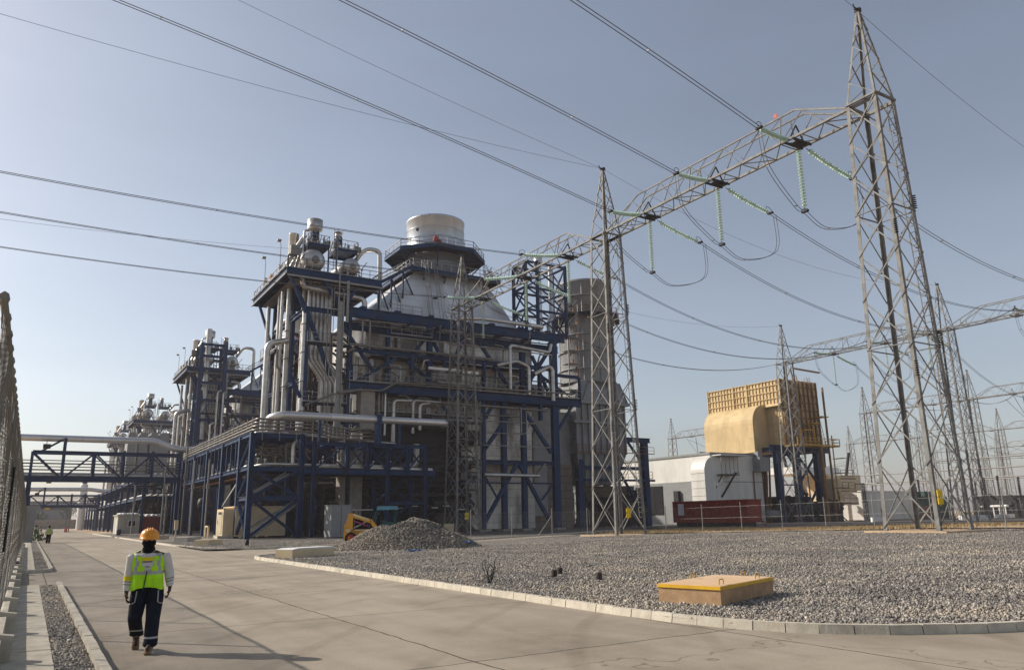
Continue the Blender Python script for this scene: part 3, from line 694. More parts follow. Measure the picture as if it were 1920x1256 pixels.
for k, (ya,) in enumerate(((67,),(94,),(166,))):
    dup(fg,(182-RX,ya-57.5,0),['distant gantry beam near the right edge','distant gantry beam right of the yellow filter house behind the pylons','distant gantry beam left of the yellow filter house'][k],'beams of the third gantry')
    for j, yy in enumerate((9,16,23)):
        string((182,ya+yy-7,26),(182.6,ya+yy-7,20.5), 'distant hanging insulator string %s on the %s gantry' % (['first','second','third'][j], ['far right','far middle','far left'][k]), 'insulators of the third gantry', m=DKGREY)
        wire('drop_cable','distant drop cable hanging from the %s gantry, %s in its row' % (['far right','far middle','far left'][k],['first','second','third'][j]),'cable',[[(178,ya+yy-7,25.4)]+para((182.6,ya+yy-7,20.4),(188,ya+yy-4,7),3,10)],.05,'drop cables')
    wire('power_line','distant power line beyond the %s gantry' % ['far right','far middle','far left'][k],'power line',[para((183,ya+6+j*7,25.5),(320,ya+40+j*7,25.5),7) for j in range(3)],.05)
for k, (x, y) in enumerate(((262,128),(262,155),(262,182),(262,101),(340,168),(340,195),(340,140),(420,215),(420,242),(420,188),(300,130))):
    dup(ft,(x-RX,y-85,0),'far hazy lattice pylon in the switchyard beyond the third gantry','far switchyard pylons', skip=('ladder','anti_climb_spikes','warning_sign'))
for k, (x, y) in enumerate(((262,101),(262,128),(262,155),(340,140),(340,168),(420,188),(420,215))):
    dup(fg,(x-RX,y-57.5,0),'far hazy gantry beam in the switchyard beyond the third gantry','far switchyard beams')
# switchyard apparatus
def post_ins(x, y, h, label, grp, lean=0):
    t = thing('post_insulator', label, 'insulator', (x,y,0), grp)
    b = MB(); b.bar((x-.3,y,0),(x-.3,y,h*.5),.16); b.bar((x+.3,y,0),(x+.3,y,h*.5),.16); b.box(x-.5,y-.3,h*.5-.1,x+.5,y+.3,h*.5)
    for k in range(3): b.bar((x-.3,y,h*.16*k),(x+.3,y,h*.16*(k+1)),.07)
    b.build('support', FARGALV, t)
    b = MB()
    for k in range(12):
        z = h*.5+k*h*.04; b.lathe((x+lean*k*.04*h,y,z), [(.09,0),(.24,.02*h/3),(.09,.035*h)], 8)
    b.build('porcelain_column', DKGREY, t); return t
pi0 = post_ins(128,64,7,'dark switchyard post insulator on steel legs','switchyard post insulators')
for k in range(34):
    x = 128+rng.uniform(0,70); y = 50+rng.uniform(0,56)*(x/150)
    dup(pi0,(x-128,y-64,0),None,'switchyard post insulators')
for k, (x, y0, y1, z) in enumerate(((150,60,105,7.4),(152,60,108,9.2),(176,62,118,8),(140,55,80,10.4))):
    b = MB(); b.tube([(x,y0,z),(x,y1,z)], .12, 8); b.build('busbar', RAIL, label=['pale tubular busbar at the right of the switchyard, lowest','pale tubular busbar second from the ground','pale tubular busbar farthest back in the switchyard','pale tubular busbar highest at the right edge'][k], cat='busbar', group='switchyard busbars')
# ------------------------------------------------------------------ heat recovery boiler (one thing with its parts)
def railing(b, pts, h=1.1, sp=1.5, r=.028, closed=False):
    pts = [vv(p) for p in pts]
    if closed: pts = pts+[pts[0]]
    for p, q in zip(pts[:-1], pts[1:]):
        L_ = (q-p).length; n = max(1, round(L_/sp)); U = Vector((0,0,h))
        for k in range(n+1):
            c = p.lerp(q, k/n); b.bar(c, c+U, r*1.7)
        b.bar(p+U, q+U, r*2); b.bar(p+U*.52, q+U*.52, r*1.5); b.bar(p+U*.08, q+U*.08, r, .12)
def ladder(b, p, q, w=.45, side=(1,0,0), cage=True):
    p, q = vv(p), vv(q); s = Vector(side).normalized()*w; n = int((q-p).length/.35)
    b.bar(p, q, .06); b.bar(p+s, q+s, .06)
    for k in range(n): c = p.lerp(q, k/n); b.bar(c, c+s, .035)
    if cage:
        o = s.cross(q-p).normalized()*(-.7)
        for k in range(3, n, 4):
            c = p.lerp(q, k/n); b.tube([c, c+o*.6-s*.15, c+o+s*.5, c+o*.6+s*1.15, c+s], .02, 4, caps=False)
        for f in (-.15,.5,1.15): b.bar(p.lerp(q,.12)+o*(.6 if f != .5 else 1)+s*f, q+o*(.6 if f != .5 else 1)+s*f, .03)
P1 = 'boiler_plant'
hr = thing(P1, 'largest and nearest silver clad boiler with blue steel frame, drums and wide round stack', 'boiler plant', (40,95,0), 'heat recovery boilers in a row')
def part(nm, m, fn, parent=None, lab=None):
    b = MB(); fn(b); return b.build(nm, m, parent or hr, label=lab)
# casing and hood
part('casing', CLAD, lambda b: b.box(32.6,86.7,.3,56.7,103.4,25.6))
part('hood', HOODM, lambda b: b.hexa([(31.6,86.6,25.6),(55.2,86.6,25.6),(55.2,103.4,25.6),(31.6,103.4,25.6)],[(40.6,89.8,33.9),(51.2,89.8,33.9),(51.2,100.2,33.9),(40.6,100.2,33.9)]))
# stack
st = part('stack', STACKM, lambda b: b.lathe((45.9,95,0), [(4.55,33.2),(4.55,35),(4.15,35.1),(4.15,43.0),(4.22,43.05),(4.22,43.3),(4.0,43.3),(4.0,36)], 56))
for z in (36.4,40.2,41.6): part('stack_ring', STACKM, lambda b: b.lathe((45.9,95,z), [(4.16,-.04),(4.2,-.03),(4.2,.03),(4.16,.04)], 48), st)
part('port', DARK, lambda b: b.tube([(45.9-3.72,95-1.9,41.2),(45.9-3.62,95-1.84,41.2)], .26, 12), st)
part('aviation_lamp', SIGNR, lambda b: (b.ball((43.9,90.7,39.5),.30,.25,.28), b.box(43.5,90.5,39.0,44.7,90.8,39.35), b.ball((44.6,90.7,39.2),.2)), st)
def octo(r, z, n=8): return [Vector((45.9+r*math.cos(math.pi/8+2*math.pi*k/n), 95+r*math.sin(math.pi/8+2*math.pi*k/n), z)) for k in range(n)]
def f(b):
    o, i = octo(7.1,37.75), octo(4.25,37.75)
    for k in range(8):
        a, c, d, e = o[k], o[(k+1)%8], i[(k+1)%8], i[k]; up = Vector((0,0,.12)); b.hexa([e,a,c,d],[e+up,a+up,c+up,d+up])
pl = part('stack_platform', DKBLUE, f)
def f(b):
    o, i = octo(7.15,37.7), octo(4.3,34.7)
    for k in range(8):
        b.ibar(o[k], o[(k+1)%8], .2, .5); b.bar(o[k], i[k], .16); b.bar(octo(4.2,37.7)[k], o[k], .16, .3)
part('platform_frame', BLUE, f, pl)
part('railing', RAIL, lambda b: railing(b, octo(7.05,37.9), closed=True, r=.035), pl)
def f(b):
    b.box(39.4,88.6,33.9,52.8,101.4,34.05)
pl2 = part('hood_platform', DKBLUE, f)
def f(b):
    for p, q in (((39.3,88.5),(52.9,88.5)),((52.9,88.5),(52.9,101.5)),((39.3,88.5),(39.3,101.5)),((39.3,101.5),(52.9,101.5))): b.ibar((*p,33.8),(*q,33.8),.25,.5)
    for x in (41.5,44.5,47.5,50.5): b.bar((x,88.6,33.6),(x,89.9,31.8),.14); b.bar((x,88.6,33.6),(x,90.2,33.4),.2)
    b.bar((40.9,88.8,29.5),(43.0,88.2,30.1),.25); b.bar((40.9,88.8,29.5),(43.2,88.4,29.3),.25)
part('platform_frame', BLUE, f, pl2)
part('railing', RAIL, lambda b: railing(b, [(39.4,101.3,34.05),(39.4,88.7,34.05),(52.7,88.7,34.05),(52.7,101.3,34.05)], r=.035), pl2)
part('valve_cluster', RAIL, lambda b: [b.tube([(50.8+random.uniform(-.5,1.4),88.9,34),(50.8+random.uniform(-.5,1.4),88.9,35.2+random.random())], .05, 5) for _ in range(14)], pl2)
def f(b):  # stair down the left slope of the hood
    a, c = Vector((39.4,89.2,34.0)), Vector((33.4,87.6,29.9))
    for dy in (0,-1.1): b.bar(a+Vector((0,dy,0)), c+Vector((0,dy,0)), .12, .35)
    for k in range(24): q = a.lerp(c,k/24); b.box(q.x-.13,q.y-1.1,q.z-.03,q.x+.13,q.y,q.z+.02)
    for fx, zz in ((.25,30.3),(.55,28.6),(.85,27.2)):
        q = a.lerp(c,fx); b.bar(q+Vector((0,-.9,-.2)), (q.x,q.y-.9,zz-1), .18); b.bar(q+Vector((0,-.9,-.2)), (q.x+1.6,q.y-.5,zz-.3), .14)
s_ = part('hood_stair', BLUE, f)
part('railing', RAIL, lambda b: (railing(b, [(39.4,88.1,34.0),(33.4,86.5,29.9)], r=.035), railing(b, [(39.4,89.2,34.0),(33.4,87.6,29.9)], r=.035)), s_)
part('hood_ladder', RAIL, lambda b: (ladder(b, (41.2,86.3,26.3),(41.2,88.5,35.2)), ladder(b,(42.6,86.3,26.0),(42.6,88.5,34.4),cage=False)))
part('hood_walkway_railing', RAIL, lambda b: (railing(b, [(33.5,84.2,26.1),(39,84.2,26.1)]), ladder(b,(35.6,84.2,26),(35.6,84.2,29),cage=False)))
part('hood_walkway_railing', RAIL, lambda b: (railing(b,[(42,84.3,26.0),(45,84.3,26.0)]), railing(b,[(42.6,84.3,27.0),(44.2,84.3,27.0)])))
# main front steel frame
YF = 84.0
def H(x, z0, z1, y=YF, w_=.42, d=.5): return lambda b: b.ibar((x,y,z0),(x,y,z1), w_, d, .06, up=(0,1,0))
for x, z0, z1, w_ in ((29.6,0,25.2,.40),(34.4,17.6,25,.40),(39.9,17.5,25,.62),(47.4,0,17,.5),(50.4,0,16,.62),(53.4,0,23.0,.62),(58.4,0,25,.95),(24.6,14,25.0,.4),(55.9,14,21,.34),(47.4,17,21,.34),(37.4,17,21,.34),(29.9,17,21,.4)):
    part('column', BLUE, H(x,z0,z1,YF if w_ != .34 else 83.7,w_,.6))
for x in (29.6,34.5,40,46,52,58.4): part('column', BLUE, H(x,0,25,104,.6,.6))
for x, y in ((24.6,90),(24.6,98.5),(29.6,92),(29.6,98.5)): part('column', BLUE, H(x,0,29.4,y,.45,.5))
def beam(nm, p, q, w_, h, m=BLUE): part(nm, m, lambda b: b.ibar(p, q, w_, h, .08))
beam('main_beam',(28.9,YF-.1,25.45),(60.3,YF-.1,25.45),.5,1.15)
beam('main_beam',(28.9,YF+1.6,24.2),(60.3,YF+1.6,24.2),.4,.9)
for k in range(14): part('beam_stub', BLUE, lambda b: b.box(30.8+k*2.2,83.6,26.05,31.5+k*2.2,86.6,26.28)) if k % 2 == 0 else part('cross_beam', BLUE, lambda b: b.ibar((30.8+k*2.2,83.7,25.1),(30.8+k*2.2,86.7,25.1),.25,.5))
beam('mid_beam',(29.4,83.6,20.95),(58.2,83.6,20.95),.35,.55); beam('platform_beam',(29.4,83.5,16.6),(62.3,83.5,16.6),.4,1.0); beam('platform_beam',(29.4,86.2,16.6),(62.3,86.2,16.6),.4,.9)
beam('low_beam',(46.9,YF,8.45),(58.2,YF,8.45),.4,.5); beam('low_beam',(46.9,YF,5.9),(58.2,YF,5.9),.12,.2); beam('side_beam',(24.5,84,25.2),(24.5,98.6,25.2),.4,.6); beam('side_beam',(24.3,84,25.2),(29.6,84,25.2),.4,.5)
beam('side_beam',(24.5,84,17.2),(24.5,98.6,17.2),.3,.4); beam('side_beam',(62.3,83.5,13.6+3),(62.3,83.5,20.1),.3,.3); beam('side_beam',(58.4,83.6,20.2),(62.3,83.6,20.2),.3,.4)
part('platform_deck', DKBLUE, lambda b: b.box(29.4,83.2,17.05,62.3,86.6,17.15))
part('platform_deck', DKBLUE, lambda b: b.box(33,85.0,20.7,57,86.6,20.8))
part('platform_deck', DKBLUE, lambda b: b.box(46.9,84.3,8.7,57,86.5,8.78))
part('deck_railing', RAIL, lambda b: railing(b, [(29.5,83.2,17.15),(62.2,83.2,17.15),(62.2,86.5,17.15)], r=.03))
part('deck_railing', RAIL, lambda b: railing(b, [(33,85.1,20.8),(46,85.1,20.8)], r=.03))
part('deck_railing', RAIL, lambda b: railing(b, [(29.5,83.1,16.2),(29.5,86,16.2)], r=.03))
def B(p, q, w_=.34): 
    a, c = aty(*p,83.8), aty(*q,83.8); part('brace', BLUE, lambda b: b.ibar(a, c, w_, w_, .06, up=(0,1,0)))
for p, q, w_ in (((900,645),(953,725),.36),((1030,655),(980,735),.42),((997,667),(1027,733),.36),((1002,700),(951,731),.3),((1008,700),(1060,738),.3),((644,613),(700,697),.36),((742,673),(660,719),.34),((764,679),(814,719),.34),((799,633),(774,664),.34),
    ((954,778),(905,847),.42),((983,771),(1034,849),.42),((969,869),(907,983),.42),((974,871),(1029,974),.42),((936,740),(905,791),.36),((1072,762),(1045,809),.3),((578,590),(619,705),.42),((640,580),(607,522),.42),((645,574),(668,542),.36),((546,518),(573,586),.34),((911,896),(932,933),.2),((1016,937),(1036,909),.2),
    ((838,700),(868,640),.36),((812,640),(842,700),.36),((545,705),(563,745),.34),((700,765),(660,800),.3),((830,760),(860,810),.3)): B(p, q, w_)
part('brace', BLUE, lambda b: b.bar((22.3,98.2,29.2),(24.5,98.5,23.2),.28)); part('brace', BLUE, lambda b: b.bar((24.5,97.5,25.3),(25.6,98,29.3),.4)); part('brace', BLUE, lambda b: b.bar((24.5,90,25.3),(24.5,96,29.3),.4)); part('brace', BLUE, lambda b: b.bar((22.2,84.2,29.2),(24.5,84.2,25.3),.3))
# steam drum platform, drums, silencers
dp = part('drum_platform', DKBLUE, lambda b: b.box(21.9,83.6,29.55,33.3,99.4,29.7))
def f(b):
    for y in (83.6,99.4): b.ibar((21.9,y,29.3),(33.3,y,29.3),.3,.75)
    for x in (21.9,33.3): b.ibar((x,83.6,29.3),(x,99.4,29.3),.3,.75)
    for x in (24.6,27.2,29.8): b.ibar((x,83.7,29.15),(x,99.3,29.15),.25,.6)
    for y in (87.5,91.5,95.5): b.ibar((22,y,29.15),(33.2,y,29.15),.25,.6)
part('platform_frame', BLUE, f, dp)
part('edge_trim', RAIL, lambda b: (b.bar((21.7,83.4,28.85),(21.7,99.5,28.85),.10,.12), b.bar((21.65,83.4,29.72),(21.65,99.5,29.72),.1,.12), b.bar((21.9,83.3,28.7),(33.2,83.3,28.7),.14,.2)), dp)
part('railing', RAIL, lambda b: railing(b, [(33.2,99.3,29.7),(21.95,99.3,29.7),(21.95,83.7,29.7),(33.2,83.7,29.7),(33.2,99.3,29.7)], r=.035), dp)
part('soffit_plate', PIPE2, lambda b: (b.box(22.8,84.5,28.6,24.0,98.0,28.75), b.box(24.4,84.3,28.5,33,84.5,28.62)), dp)
for y in (86.5,93.5): part('floodlight', RAIL, lambda b: (b.tube([(21.8,y,29.7),(21.8,y,33.2),(21.6,y-.3,33.5)],.035,5), b.box(21.2,y-.75,33.42,21.65,y-.25,33.62)), dp)
def drum(x, z, r, y0, y1):
    d = part('steam_drum', PIPE, lambda b: b.lathe((x,0,z), [(.05,y0-.62*r),(.45*r,y0-.55*r),(.75*r,y0-.40*r),(.93*r,y0-.2*r),(r,y0),(r,y1),(.93*r,y1+.2*r),(.6*r,y1+.5*r),(.05,y1+.62*r)], 26, 'y'))
    part('manhole', PIPE2, lambda b: (b.lathe((x,0,z-.15), [(.34*r,y0-.4*r),(.34*r,y0-.66*r),(.28*r,y0-.72*r),(.02,y0-.72*r)], 14, 'y'), b.box(x-.5*r,y0,29.7,x+.5*r,y0+.5,z-.6*r)), d)
drum(25.7,31.9,1.40,86.4,97.4); drum(30.3,31.75,1.12,86.2,97.4)
def f(b):
    for x0, x1, z in ((25.0,27.6,34.1),(28.6,31.2,34.0)):
        b.box(x0,86.6,z,x1,90,z+.08)
        for y in (86.6,90): b.ibar((x0,y,z-.1),(x1,y,z-.1),.15,.36)
        for x in (x0,x1):
            b.ibar((x,86.6,z-.1),(x,90,z-.1),.15,.36); b.bar((x,86.8,29.7),(x,86.8,z),.12); b.bar((x,89.8,29.7),(x,89.8,z),.12)
up = part('upper_platform', BLUE, f)
part('railing', RAIL, lambda b: (railing(b, [(25,86.6,34.2),(27.6,86.6,34.2),(27.6,90,34.2),(25,90,34.2)], closed=True), railing(b, [(28.6,86.6,34.1),(31.2,86.6,34.1),(31.2,90,34.1),(28.6,90,34.1)], closed=True), ladder(b,(28.0,86,29.7),(28.0,86,36.2),cage=False)), up)
def sil(x, y, z, r, h, fr):
    s = part('silencer', PIPE, lambda b: b.lathe((x,y,z), [(.05,-.55*r),(.3*r,-.55*r),(.32*r,-.5*r),(.95*r,-.1*r),(r,0),(r,h),(r*.92,h),(r*.9,.2*h),(.05,.2*h)], 26))
    part('silencer_frame', BLUE, lambda b: [b.bar((x+sx*fr,y+sy_*fr,34.1),(x+sx*fr*.8,y+sy_*fr*.8,z-.3*r),.2) for sx in (-1,1) for sy_ in (-1,1)] + [b.box(x-.3*r,y-.3*r,34.2,x+.3*r,y+.3*r,z-.5*r)] + [b.bar((x-fr,y-fr,z-.9),(x+fr,y-fr,z-.9),.25), b.box(x+.45*fr,y-fr,34.3,x+fr,y-fr+.25,z-.5)], s)
sil(26.35,88.6,36.65,.93,1.2,.42); sil(29.35,88.6,36.3,.42,.35,.36)
part('vent_ring', PIPE, lambda b: (b.lathe((29.35,88.6,36.75), [(.1,-.05),(.56,-.04),(.56,.06),(.1,.07)], 18), b.lathe((29.35,88.6,36.0), [(.1,-.05),(.48,-.04),(.48,.04),(.1,.05)], 18)))
part('blowdown_tank', PIPE, lambda b: b.lathe((24.2,90,0), [(.62,29.7),(.62,36.0),(.66,36.05),(.62,36.1),(.02,36.15)], 18))
part('feed_pipe', PIPE, lambda b: (b.tube([(24.9,88.2,33.0),(24.9,88.0,36.1),(25.6,88.3,36.3)],.14,8,.4), b.tube([(23.1,89,31.2),(24.3,88.4,34.2),(25.1,88.3,35.6)],.26,10), b.tube([(23.3,88,31),(24.4,87.6,33.4)],.16,8)))
part('valve_block', YELLOWR, lambda b: [b.tube([(22.9+random.uniform(-.3,.3),94+k*.5,30.2),(23.1+random.uniform(-.5,.5),93.6+k*.6,31.4+random.random()*.7)],.14,6) for k in range(7)])
part('valve_block', PIPE2, lambda b: [b.tube([(22.6+random.uniform(-.2,1),85+k*.9,29.8),(22.6+random.uniform(-.2,1),85+k*.9,30.6+random.random()*1.3)],random.choice((.05,.09,.18)),6) for k in range(15)] + [b.box(22.9,86.2,32.2,24.0,87.2,33.4)])
part('relief_pipe', PIPE, lambda b: b.tube([(31.5,88.5,33.2),(32.4,88.2,34.7),(33.2,88,35.1),(34.6,87.8,35.0),(34.75,87.8,26.3)],.30,12,.9))
# vertical pipes of the drum tower
for x, y, z0, z1, r in ((24.4,84.2,11.5,25.0,.36),(23.6,88.5,11.5,28.6,.28),(22.7,88,11.5,28,.2),(25.3,88,11.5,29,.33),(26.3,91,11.5,29,.3),(23.4,92,11.5,29,.2),(27.3,87.6,18,29,.25),(28.3,90,13,29,.3),(23.0,95.5,12,28,.25)):
    part('riser_pipe', PIPE, lambda b: b.tube([(x,y,z0),(x,y,z1)], r, 12))
part('riser_pipe', PIPE, lambda b: b.tube([(21.3,88,11.6),(21.3,88,21.6),(23.6,88,22.2)], .36, 12, .8))
part('riser_pipe', PIPE2, lambda b: b.tube([(22.2,87,20.8),(22.2,87,18.9),(22.6,87,18.3),(22.6,87,12)], .13, 8, .3))
for k in range(6):
    part('downcomer', PIPE, lambda b: b.tube([(25.35+.5*k,86.1,29.2),(25.35+.5*k,86.1,19.9-.05*k),(27.2+.5*k,85.9,17.3-.05*k),(27.2+.5*k,85.9,11)], .245, 10, .4))
part('steam_pipe', PIPE, lambda b: b.tube([(24.0,84.8,29.0),(24.2,84.8,28.0),(31.6,84.8,27.5),(31.7,84.8,25.8)], .33, 12, .6))
part('cable_tray', RAIL, lambda b: (b.box(27.9,83.2,11.6,28.5,83.35,26.3), b.bar((27.9,83.15,11.6),(27.9,83.15,29.5),.12,.2), b.bar((28.5,83.15,11.6),(28.5,83.15,27.4),.12,.2), b.box(28.9,83.3,24,29.2,83.5,29.0)))
part('cable_tray', PIPE2, lambda b: (b.bar((27.1,83.3,11.6),(27.1,83.3,27.8),.09), b.bar((26.7,83.3,11.6),(26.7,83.3,26.4),.09), b.bar((27.4,83.3,18),(27.4,83.3,28),.06)))
# horizontal pipes on the facade
for pts, r, m in (([(29.4,83.1,21.4),(48.4,83.1,21.35)],.17,PIPE2),([(29.9,83.1,21.0),(29.4,83.2,20.6),(29.0,84.6,20.4)],.14,PIPE2),([(28.3,82.9,15.6),(31,82.9,16.15),(33.3,82.9,16.2),(35.1,82.9,17.3),(40,82.9,17.45),(60.5,82.9,17.7)],.13,PIPE2),
    ([(24.6,83.2,14.1),(28.4,83.2,15.8),(31,83.1,16.3)],.12,PIPE2),([(47.1,83.3,6.85),(55.2,83.3,6.8)],.24,PIPE),([(51.0,83.1,17.6),(51.0,83.1,23.5),(57.2,83.1,23.1),(57.5,83.1,24.3)],.22,PIPE),
    ([(43.6,83.2,26.2),(46.9,83.2,26.6),(56.2,83.2,26.55),(57.4,85.6,27),(57.4,85.8,36.6)],.28,SILVER),([(49.2,83.4,20.7),(52.0,83.2,21.5),(53.9,83.2,20.9),(53.9,83.2,17.2)],.26,PIPE),([(54.8,83.3,20),(57.1,83.1,21.2),(57.6,83.1,20.8),(57.6,83.1,16.6)],.30,PIPE),
    ([(30.3,84.6,11.2),(30.3,84.6,15.4)],.1,PIPE2),([(33.5,84.2,11.4),(33.5,84.2,17)],.2,PIPE2),([(35.4,84.2,10.5),(35.4,84.2,15.4),(37.7,84.2,15.5)],.25,PIPE),([(37.9,84.2,11.6),(37.9,84.2,15.6),(44.9,84.2,15.5),(45.2,84.2,11)],.2,PIPE),([(38.7,84,12),(38.7,84,15.1),(40,84,15.3)],.22,PIPE),
    ([(34.2,83.9,11.2),(34.2,83.9,16.4)],.13,SILVER),([(30.5,83.3,24.4),(36.5,83.3,24.6)],.09,PIPE2),([(30.5,83.3,23.9),(37,83.3,24.0),(37.6,83.3,24.6)],.07,PIPE2),([(31.8,83.2,24.3),(31.8,83.2,21)],.12,PIPE2),([(30.9,83.2,24.3),(30.9,83.2,21)],.1,RAIL),
    ([(41.5,83.5,15.4),(57,83.5,15.3)],.16,PIPE2),([(47.3,83.4,14.2),(52.6,83.4,14.3)],.10,PIPE2),([(47.3,83.4,13.5),(56,83.4,13.5)],.08,RAIL),([(47.3,83.2,12.0),(51.2,83.2,12),(53.4,83.2,12.1),(53.4,83.2,15)],.07,RAIL),
    ([(55.3,84.6,6.0),(55.3,84.6,12.4),(55.5,84.6,12.9)],.2,PIPE2),([(52.6,83.2,11.9),(52.6,83.2,15.5)],.1,RAIL),([(31.6,84.2,5),(31.6,84.2,9)],.12,SILVER),([(56.6,84,8.4),(55.0,83.4,6.9)],.22,PIPE2)):
    part('facade_pipe', m, lambda b: b.tube(pts, r, 10, .45))
for x, z0, z1 in ((36.7,21.3,24.3),(35.7,21.3,24.3),(43.0,21,24),(44.4,17.3,20.6),(38.8,17.3,20.6),(35.4,17.3,20.6),(31.3,17.3,20.6),(33.3,17.3,20.5),(45.6,17.4,21)):
    part('duct', PIPE, lambda b: b.tube([(x,86.1,z0),(x,86.1,z1)], .34, 10))
for x0, z0, x1, z1 in ((39.4,19.3,43.6,19.6),(44.0,19.2,46.2,19.3)):
    part('cable_box', WHITE, lambda b: (b.box(x0,82.9,z0,x1,83.3,z0+.32),))
part('service_platform', RAIL, lambda b: (b.box(40.6,82.8,17.7,45,84,17.82), railing(b,[(40.6,82.8,17.8),(45,82.8,17.8)],sp=.6,r=.045)))
part('concrete_column', CONC, lambda b: b.box(31.0,83.3,11.6,32.7,84.9,16.3))
part('concrete_column', CONC, lambda b: (b.box(28.9,83.4,0,29.5,84.8,10.4), b.box(30.0,83.2,0,31.4,84.8,10.4)))
# extra walkways, trays, lamps and small bore lines hung on the frame
for x0, x1, y, z in ((24.5,29.3,83.4,21.2),(24.3,29.3,83.4,14.4),(34.6,40,83.5,23.2),(40.2,47,83.5,13.2)):
    part('walkway', DKBLUE, lambda b: (b.box(x0,y,z,x1,y+1.3,z+.1), b.bar((x0,y,z-.1),(x1,y,z-.1),.12,.3)))
    part('deck_railing', RAIL, lambda b: railing(b, [(x0,y,z+.1),(x1,y,z+.1)], r=.03))
part('walkway', DKBLUE, lambda b: (b.box(22.9,91,21.6,24.4,98,21.7), b.bar((22.9,91,21.5),(22.9,98,21.5),.12,.3))); part('deck_railing', RAIL, lambda b: railing(b,[(24.4,91,21.7),(22.9,91,21.7),(22.9,98,21.7)], r=.03))
for k, (x0, x1, z) in enumerate(((29.5,60,19.0),(33,56,22.8),(30,47,13.0),(47,57,10.4),(29.6,58,24.2))):
    part('cable_tray', RAIL if k % 2 else UNDER, lambda b: (b.box(x0,83.15,z,x1,83.4,z+.1), [b.bar((x0+j*(x1-x0)/14,83.3,z),(x0+j*(x1-x0)/14,83.9,z+.5),.05) for j in range(15)]))
for k in range(26):
    x = 30.2+k*1.12+random.uniform(-.3,.3); z0 = random.choice((17.2,17.2,20.9,13.2)); z1 = z0+random.uniform(1.6,4.2)
    part('small_line', (PIPE2,RAIL,PIPE)[k%3], lambda b: b.tube([(x,83.55+random.random()*1.5,z0),(x,83.6,z1),(x+random.uniform(-1.8,1.8),83.6,z1+.1)], random.choice((.05,.07,.1,.13)), 6, .25))
for k in range(22):
    x = random.uniform(22.4,32.8); y = random.uniform(84.2,98.5)
    part('platform_fitting', (PIPE,PIPE2,RAIL)[k%3], lambda b: (b.tube([(x,y,29.7),(x,y,30.4+random.random()*1.6),(x+random.uniform(-.8,.8),y+.3,31+random.random()*1.4)], random.choice((.05,.08,.14)), 6, .2), b.ball((x,y,30.3+random.random()), .16, n=6, m=4)))
for k in range(16):
    x = random.uniform(25,32); part('platform_fitting', (RAIL,PIPE2)[k%2], lambda b: (b.bar((x,86.9+random.random()*2.4,34.1),(x,87.5+random.random(),34.9+random.random()*1.2),.05+random.random()*.07), b.box(x-.12,87,34.1,x+.14,87.3,34.5+random.random()*.5)))
for x,y,r in ((24.4,84.2,.36),(23.6,88.5,.28),(25.3,88,.33),(26.3,91,.3)):
    for z in (13.5,16.8,20.1,23.4): part('flange', PIPE2, lambda b: b.lathe((x,y,z),[(r+.01,-.05),(r+.09,-.05),(r+.09,.05),(r+.01,.05)],12))
# clutter of small pipework and valves on the decks
def clutter(b, n, x0, x1, y, z0, hmax, rs=(.05,.08,.12)):
    b.box(x0-.2,y-.7,z0-.04,x1+2.4,y+1.1,z0+.02)
    for _ in range(n):
        x = random.uniform(x0,x1); r = random.choice(rs); yy = y+random.uniform(-.6,.6); h = random.uniform(.3,hmax)
        k = random.random()
        if k < .55: b.tube([(x,yy,z0),(x,yy,z0+h)], r, 6); b.ball((x,yy,z0+h*.8), r*2, n=6, m=4)
        elif k < .85: b.tube([(x,yy,z0+h),(x+random.uniform(.6,2.2),yy,z0+h),(x+2.3,yy,z0+max(.2,h-.8))], r, 6, .2)
        else: b.box(x,yy,z0,x+random.uniform(.3,.8),yy+.4,z0+random.uniform(.4,1.0))
part('deck_pipework', PIPE2, lambda b: clutter(b, 60, 31, 60, 84.8, 17.15, 1.9)); part('deck_pipework', PIPE2, lambda b: clutter(b, 30, 33, 46, 86.0, 20.8, 1.4)); part('deck_pipework', RAIL, lambda b: clutter(b, 40, 31, 46, 84.6, 14, 2.2))
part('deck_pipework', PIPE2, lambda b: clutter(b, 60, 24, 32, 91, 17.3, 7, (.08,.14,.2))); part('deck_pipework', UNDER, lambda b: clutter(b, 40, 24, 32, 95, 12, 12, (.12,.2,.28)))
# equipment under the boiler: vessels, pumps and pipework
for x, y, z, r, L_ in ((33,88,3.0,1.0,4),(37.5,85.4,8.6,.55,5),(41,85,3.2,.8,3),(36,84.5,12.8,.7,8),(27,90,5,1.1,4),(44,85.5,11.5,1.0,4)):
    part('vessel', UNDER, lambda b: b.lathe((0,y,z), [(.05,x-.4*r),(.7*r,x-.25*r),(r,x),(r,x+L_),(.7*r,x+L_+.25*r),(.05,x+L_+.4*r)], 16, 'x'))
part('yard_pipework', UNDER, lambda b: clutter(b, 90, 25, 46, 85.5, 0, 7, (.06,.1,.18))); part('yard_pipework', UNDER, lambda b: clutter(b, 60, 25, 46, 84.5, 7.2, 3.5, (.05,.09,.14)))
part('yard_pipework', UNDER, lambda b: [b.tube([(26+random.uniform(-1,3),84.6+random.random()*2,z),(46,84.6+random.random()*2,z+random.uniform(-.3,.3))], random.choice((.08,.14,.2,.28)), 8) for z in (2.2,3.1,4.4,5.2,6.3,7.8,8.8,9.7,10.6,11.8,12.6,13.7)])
part('shade_panel', DKGREY, lambda b: b.box(24.9,97.6,.1,32.5,98.2,13)); part('shade_panel', DKGREY, lambda b: b.box(32.65,86.45,.1,45.6,86.68,13.2))  # dark backing sheets: deep shade behind the frame put into their colour
for k in range(9): part('shed_light', WHITE, lambda b: b.box(30+k*1.7+random.random(),84.2,2.9+.25*math.sin(k*2.1),30.9+k*1.7+random.random(),84.35,3.0+.25*math.sin(k*2.1)))
